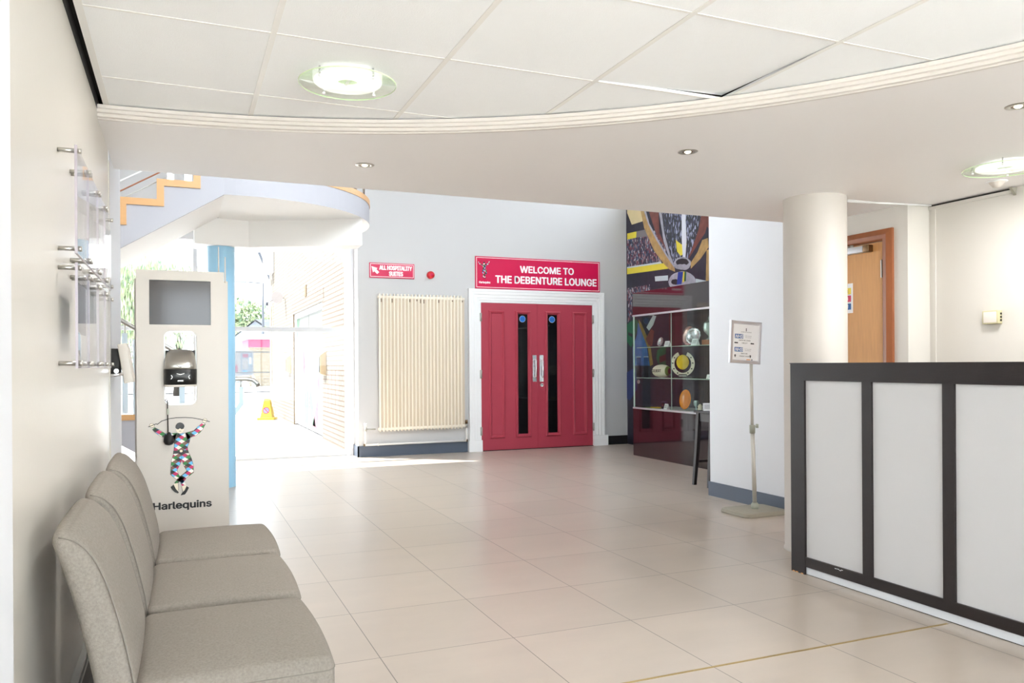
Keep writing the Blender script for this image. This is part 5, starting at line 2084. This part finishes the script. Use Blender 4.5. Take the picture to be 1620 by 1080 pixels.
for a, b in ((13.62, 15.28), (15.32, 16.98)):
    mb = MB()
    mb.box(0.05, 0.09, by(a), by(b), 0, 2.17, 'd_white')
    lf_ = mb.build('door_panel', bw)
    mb = MB()
    TO = lambda y, z, h=0: basis((0.0495 - h, by(y), z), (0, -1, 0), (0, 0, 1), (-1, 0, 0))
    if a > 15:
        sh = [('d_green', [(16.96, 2.16), (16.50, 2.16), (16.70, 1.9), (16.96, 1.62)]), ('d_peach', [(16.90, 1.20), (16.90, 0.35), (16.55, 0.75)]),
              ('d_pink', [(16.05, 1.60), (16.05, 0.80), (15.78, 1.22)]), ('d_green', [(15.92, 0.10), (15.92, 0.55), (15.60, 0.95), (15.42, 0.55), (15.42, 0.05), (15.65, 0.0)])]
    else:
        sh = [('d_blue', [(14.55, 1.60), (14.35, 1.25), (14.25, 1.7)]), ('d_pink', [(14.35, 0.9), (14.15, 0.72), (14.15, 1.05)]),
              ('d_green', [(15.20, 0.85), (15.20, 0.10), (14.55, 0.10), (14.95, 0.55)]), ('d_pink', [(14.95, 0.05), (14.30, 0.05), (14.30, 0.66)]),
              ('d_blue', [(13.72, 2.1), (13.66, 2.1), (13.66, 0.9), (13.72, 0.9)]), ('d_pink', [(13.74, 0.85), (13.64, 0.85), (13.64, 0.02), (13.74, 0.02)])]
    for m_, p in sh:
        flat(mb, [(-(y - a), z) for y, z in p], 0.001, m_, TO(a, 0))
    mb.build('coloured_shapes', lf_)
mb = MB()
mb.box(-0.19, 0.0, by(20.8), by(21.3), 3.55, 6.2, 'cladding')
mb.build('cladding', bw)
mb = MB()
mb.tube([(-0.23, by(20.9), 6.0), (-0.23, by(20.9), 3.75), (-0.06, by(21.0), 3.50), (-0.06, by(21.0), 0.05)], 0.022, 'rad_dark', 8)
mb.build('drain_pipe', bw)
mb = MB()
mb.box(-0.012, 0.0, by(15.2), by(15.42), 2.50, 2.72, 'reveal')
mb.build('air_vent', bw)
for a, b, l in ((13.10, 13.42, 'sand-coloured wall box on the brick wall nearer than the recessed door'), (17.55, 18.0, 'sand-coloured wall box on the brick wall beyond the recessed door')):
    t = thing('wall_box', l, 'wall box', (2.2, (a + b) / 2, 1.04))
    mb = MB()
    hw = (b - a) / 2
    mb.prism([(-0.10, 0.03), (0, 0.0), (0, 0.40), (-0.10, 0.33)], 'y', -hw, hw, 'sand_box')
    mb.build('housing', t)
    mb = MB()
    mb.box(-0.112, -0.10, -hw + 0.02, hw - 0.02, 0.05, 0.31, 'post_grey')
    mb.build('front_plate', t)
ds_ = thing('drum_lamp', 'round grey drum lamp fixed high on the far corner of the brick building', 'lamp', (2.02, 18.5, 2.74))
mb = MB()
mb.cyl((0, -0.03, 0), (0, 0.06, 0), 0.13, 'dish', n=28)
mb.build('drum', ds_)
mb = MB()
mb.tube([(0.0, 0.06, 0), (0.0, 0.14, 0), (0.18, 0.16, 0)], 0.012, 'dish', 8)
mb.tube([(-0.10, -0.02, -0.07), (-0.20, -0.05, -0.13)], 0.012, 'dish', 8)
mb.rbox(-0.25, -0.19, -0.08, -0.02, -0.20, -0.12, 0.01, 'post_grey')
mb.build('arm', ds_)

# yellow cone
cn = thing('parking_cone', 'bright yellow no-waiting cone on the paving outside the glass', 'cone', (1.84, 18.9, -0.03), rotz=-0.35)
mb = MB()
mb.rbox(-0.19, 0.19, -0.19, 0.19, 0.0, 0.06, 0.012, 'yellow')
mb.build('base', cn)
mb = MB()
b = []
for h_, z in ((0.135, 0.055), (0.128, 0.08), (0.062, 0.47), (0.050, 0.49)):
    b += [(-h_, -h_, z), (h_, -h_, z), (h_, h_, z), (-h_, h_, z)]
mb.add(b, [(i * 4 + j, i * 4 + (j + 1) % 4, (i + 1) * 4 + (j + 1) % 4, (i + 1) * 4 + j) for i in range(3) for j in range(4)] + [(0, 1, 2, 3), (12, 13, 14, 15)], 'yellow')
mb.build('body', cn)
mb = MB()
Tc = Matrix.Translation((0, -0.106, 0.22)) @ Matrix.Rotation(-0.168, 4, 'X') @ basis((0, 0, 0), (1, 0, 0), (0, 0, 1), (0, -1, 0))
flat(mb, ell(0, 0, 0.078, 0.078, 28), 0.002, 'cone_red', Tc)
flat(mb, ell(0, 0, 0.058, 0.058, 28), 0.003, 'cone_blue', Tc)
flat(mb, [(-0.05, 0.035), (-0.035, 0.05), (0.05, -0.035), (0.035, -0.05)], 0.004, 'cone_red', Tc)
mb.build('no_waiting_disc', cn)

# mesh fence across the forecourt
fe = thing('mesh_fence', 'grey welded-mesh gate and fence across the far side of the forecourt', 'fence', (1.0, 37.0, 0))
for a, b in ((-9.0, -5.0), (-4.95, -1.0), (-0.95, 2.9)):
    mb = MB()
    for z in (0.04, 0.92, 1.82):
        mb.tube([(a, 0, z), (b, 0, z)], 0.028, 'mesh_grey', 6)
    for x in (a, b):
        mb.tube([(x, 0, 0.0), (x, 0, 2.02)], 0.030, 'mesh_grey', 6)
    p_ = mb.build('fence_frame', fe)
    mb = MB()
    k = int((b - a) / 0.14)
    for i in range(1, k):
        x = a + (b - a) * i / k
        mb.box(x - 0.003, x + 0.003, -0.003, 0.003, 0.04, 1.82, 'mesh_grey')
    for i in range(1, 12):
        z = 0.04 + 1.78 * i / 12
        mb.box(a, b, -0.003, 0.003, z - 0.003, z + 0.003, 'mesh_grey')
    mb.build('wire_mesh', p_)

# poster board beyond the fence
pb = thing('notice_board', 'pale blue notice board with pink heading beyond the mesh fence', 'notice board', (2.6, 41.0, 0))
mb = MB()
mb.box(-1.6, 0.75, 0.0, 0.06, 0.75, 1.95, 'd_white')
mb.build('board', pb)
mb = MB()
mb.box(0.15, 0.70, -0.004, 0.0, 0.80, 1.90, 'd_blue')
mb.box(0.24, 0.50, -0.008, -0.004, 1.62, 1.80, 'd_pink')
mb.box(0.22, 0.50, -0.008, -0.004, 1.05, 1.55, 'd_white')
mb.box(0.25, 0.45, -0.008, -0.004, 0.86, 0.98, 'nhs')
mb.box(0.54, 0.66, -0.008, -0.004, 1.30, 1.62, 'shed_blue')
mb.box(-0.10, 0.02, -0.004, 0.0, 0.85, 1.25, 'd_pink')
mb.build('print', pb)
mb = MB()
for x in (-1.5, 0.72):
    mb.box(x - 0.04, x + 0.04, 0.0, 0.08, -0.03, 0.75, 'post_blue')
mb.build('post', pb)

# brick hut
hu = thing('brick_hut', 'low brick hut with a bright pink band under its flat roof, beyond the fence', 'building', (6.4, 50.0, 0))
mb = MB()
mb.box(-2.6, 4, 0, 5, -0.03, 2.33, 'brick_hut')
mb.build('wall', hu)
mb = MB()
mb.box(-2.62, 4, -0.03, 5, 2.33, 2.80, 'hut_pink')
mb.build('pink_band', hu)
mb = MB()
vs = [(-3.3, -0.7, 2.80), (4.6, -0.7, 2.80), (4.6, 5.6, 2.80), (-3.3, 5.6, 2.80), (-1.2, 1.6, 3.25), (3.0, 1.6, 3.25), (3.0, 3.6, 3.25), (-1.2, 3.6, 3.25)]
mb.add(vs, [(0, 1, 2, 3), (4, 5, 6, 7), (0, 1, 5, 4), (1, 2, 6, 5), (2, 3, 7, 6), (3, 0, 4, 7)], 'roof_grey')
mb.build('roof', hu)
mb = MB()
mb.box(-0.9, -0.5, -0.12, -0.03, 2.42, 2.72, 'd_white')
mb.build('wall_light', hu)

# gabled shed
sh = thing('gabled_shed', 'large pale grey shed with a gabled roof behind the brick hut', 'building', (5.2, 62.0, 0), rotz=-0.10)
mb = MB()
mb.prism([(-2.4, -0.03), (2.2, -0.03), (2.2, 2.9), (0.0, 4.55), (-2.4, 2.6)], 'y', 0, 9, 'shed_blue')
mb.build('wall', sh)
mb = MB()
vs = [(-2.7, -0.3, 2.42), (0.0, -0.3, 4.66), (9.0, 0.3, 4.66), (9.0, 9, 4.66), (0, 9, 4.66), (-2.7, 9, 2.42), (2.6, -0.3, 2.9), (9.0, -0.3, 2.9)]
mb.add(vs, [(0, 1, 4, 5), (1, 2, 3, 4), (1, 6, 7, 2)], 'roof_grey')
mb.build('roof', sh)

# street lamp
sl = thing('street_lamp', 'tall slim street lamp with a long arm in front of the far trees', 'street lamp', (5.58, 60.0, -0.03))
mb = MB()
mb.tube([(0, 0, 0), (0, 0, 7.25)], [0.10, 0.07], 'post_grey', 8)
mb.build('pole', sl)
mb = MB()
mb.tube([(0, 0, 7.2), (-1.0, 0, 7.26), (-1.2, 0, 7.28)], 0.04, 'post_grey', 6)
mb.build('arm', sl)
mb = MB()
mb.rbox(-1.95, -1.1, -0.1, 0.1, 7.2, 7.32, 0.04, 'roof_grey')
mb.build('lamp_head', sl)
# slanting poles of the stadium structure
sp = []
for i, (x0, z0, x1, z1) in enumerate(((2.42, 5.9, 3.20, 3.95), (2.66, 5.9, 3.32, 4.15), (2.95, 5.8, 3.30, 4.75))):
    mb = MB()
    k_ = (z1 + 0.03) / (z0 - z1)
    mb.tube([(x0 - (x1 - x0) * 0.9, 30, z0 + (z0 - z1) * 0.9), (x1, 30, z1), (x1 + (x1 - x0) * k_, 30, -0.03)], 0.05, 'post_grey', 8)
    mb.cyl((x1, 30, z1 - 0.06), (x1, 30, z1 + 0.06), 0.08, 'post_grey', n=8)
    tag(mb.build('stay_pole'), ('long slanting white stay pole left of the brick building, lowest of the three',
                                'slanting white stay pole, the middle one of the three outside', 'shortest slanting white stay pole close to the brick building')[i], 'pole')


def tree(name, loc, blobs, nl, ls, label, trunk_h, droop=0.0, seed=1, tr=0.18):
    random.seed(seed)
    t = thing(name, label, 'tree', loc)
    mb = MB()
    mb.tube([(0, 0, 0), (0.1, 0, trunk_h * 0.5), (0, 0, trunk_h)], [tr, tr * 0.8, tr * 0.5], 'bark', 8)
    for b_ in blobs[:6]:
        mb.tube([(0, 0, trunk_h * 0.8), (b_[0] * 0.6, b_[1] * 0.6, (trunk_h + b_[2]) / 2), (b_[0], b_[1], b_[2])], [tr * 0.5, tr * 0.3, tr * 0.1], 'bark', 6)
    mb.build('trunk', t)
    mb = MB()
    tot = sum(b_[3] * b_[3] for b_ in blobs)
    V, F, MI = [], [], []
    for (bx_, by_, bz, r_) in blobs:
        for k in range(int(nl * r_ * r_ / tot)):
            while True:
                d = Vector((random.uniform(-1, 1), random.uniform(-1, 1), random.uniform(-1, 1)))
                if 0.2 < d.length < 1:
                    break
            d = d.normalized() * (d.length ** 0.4)
            c = Vector((bx_, by_, bz)) + Vector((d.x * r_, d.y * r_, d.z * r_ * 0.85))
            c.z -= droop * random.random() ** 2 * r_
            a = Vector((random.uniform(-1, 1), random.uniform(-1, 1), random.uniform(-1, 1))).normalized()
            b2 = a.orthogonal().normalized()
            s_ = ls * random.uniform(0.6, 1.4)
            if droop:
                a, b2 = Vector((0, 0, 1)) + a * 0.25, b2 * 0.45
            o_ = len(V)
            V += [tuple(c + a * s_), tuple(c + b2 * s_ * .5), tuple(c - a * s_), tuple(c - b2 * s_ * .5)]
            F.append((o_, o_ + 1, o_ + 2, o_ + 3))
            MI.append(random.choice((0, 0, 1, 1, 2)))
    me = bpy.data.meshes.new('foliage')
    me.from_pydata(V, [], F)
    for m_ in ('leaf_a', 'leaf_b', 'leaf_c'):
        me.materials.append(M(m_))
    me.polygons.foreach_set('material_index', MI)
    o = bpy.data.objects.new('foliage', me)
    COL.objects.link(o)
    o.parent = t
    return t


tree('round_tree', (6.5, 80, -0.03), [(-1.2, 0, 6.0, 2.0), (0.4, 0, 5.4, 2.2), (-2.4, 1, 4.6, 1.9), (1.2, 1, 4.4, 2.0), (-0.5, -1, 3.8, 2.0)], 4200, 0.24, 'round leafy tree with the higher crown, left of the street lamp', 3.6, seed=2)
tree('round_tree', (11.9, 92, -0.03), [(0, 0, 5.0, 2.0), (-1.6, 0, 5.2, 1.6), (1.6, 0, 5.4, 1.8), (0, 1, 4.0, 2.2)], 3400, 0.24, 'lower leafy tree right of the street lamp beside the brick building', 3.2, seed=3)
tree('willow_tree', (-2.0, 29, -0.03), [(0.6, 0, 4.0, 1.2), (-0.9, 0, 4.2, 1.3), (1.5, 0.5, 3.8, 1.2), (-2.0, 0, 3.4, 1.4), (0, -0.5, 3.2, 1.4), (-3.2, 0, 3.4, 1.6)], 15000, 0.12, 'pale drooping willow tree seen left of the kiosk through the glazing', 3.2, 1.3, seed=5)
tree('willow_tree', (-0.1, 36, -0.03), [(-0.8, 0, 4.6, 1.2), (0.4, 0, 4.7, 1.0), (-1.8, 0.4, 4.4, 1.3), (0.5, 0.4, 3.8, 0.9)], 9000, 0.12, 'pale drooping tree seen just left of the blue column above the kiosk', 3.2, 1.1, seed=6)
# fallen leaves by the brick wall are countless: one object
mb = MB()
random.seed(9)
for i in range(46):
    y = random.uniform(12.6, 17.2)
    x = 2.16 - random.random() ** 2 * 0.12
    a = random.random() * 6.3
    s_ = random.uniform(0.012, 0.028)
    mb.add([(x + s_ * cos(a), y + s_ * sin(a), -0.024), (x - s_ * sin(a) * .6, y + s_ * cos(a) * .6, -0.018), (x - s_ * cos(a), y - s_ * sin(a), -0.024), (x + s_ * sin(a) * .6, y - s_ * cos(a) * .6, -0.028)], [(0, 1, 2, 3)], 'oak_frame')
lv_ = tag(mb.build('fallen_leaves'), 'brown fallen leaves along the foot of the brick wall outside', 'leaves')
lv_['kind'] = 'stuff'
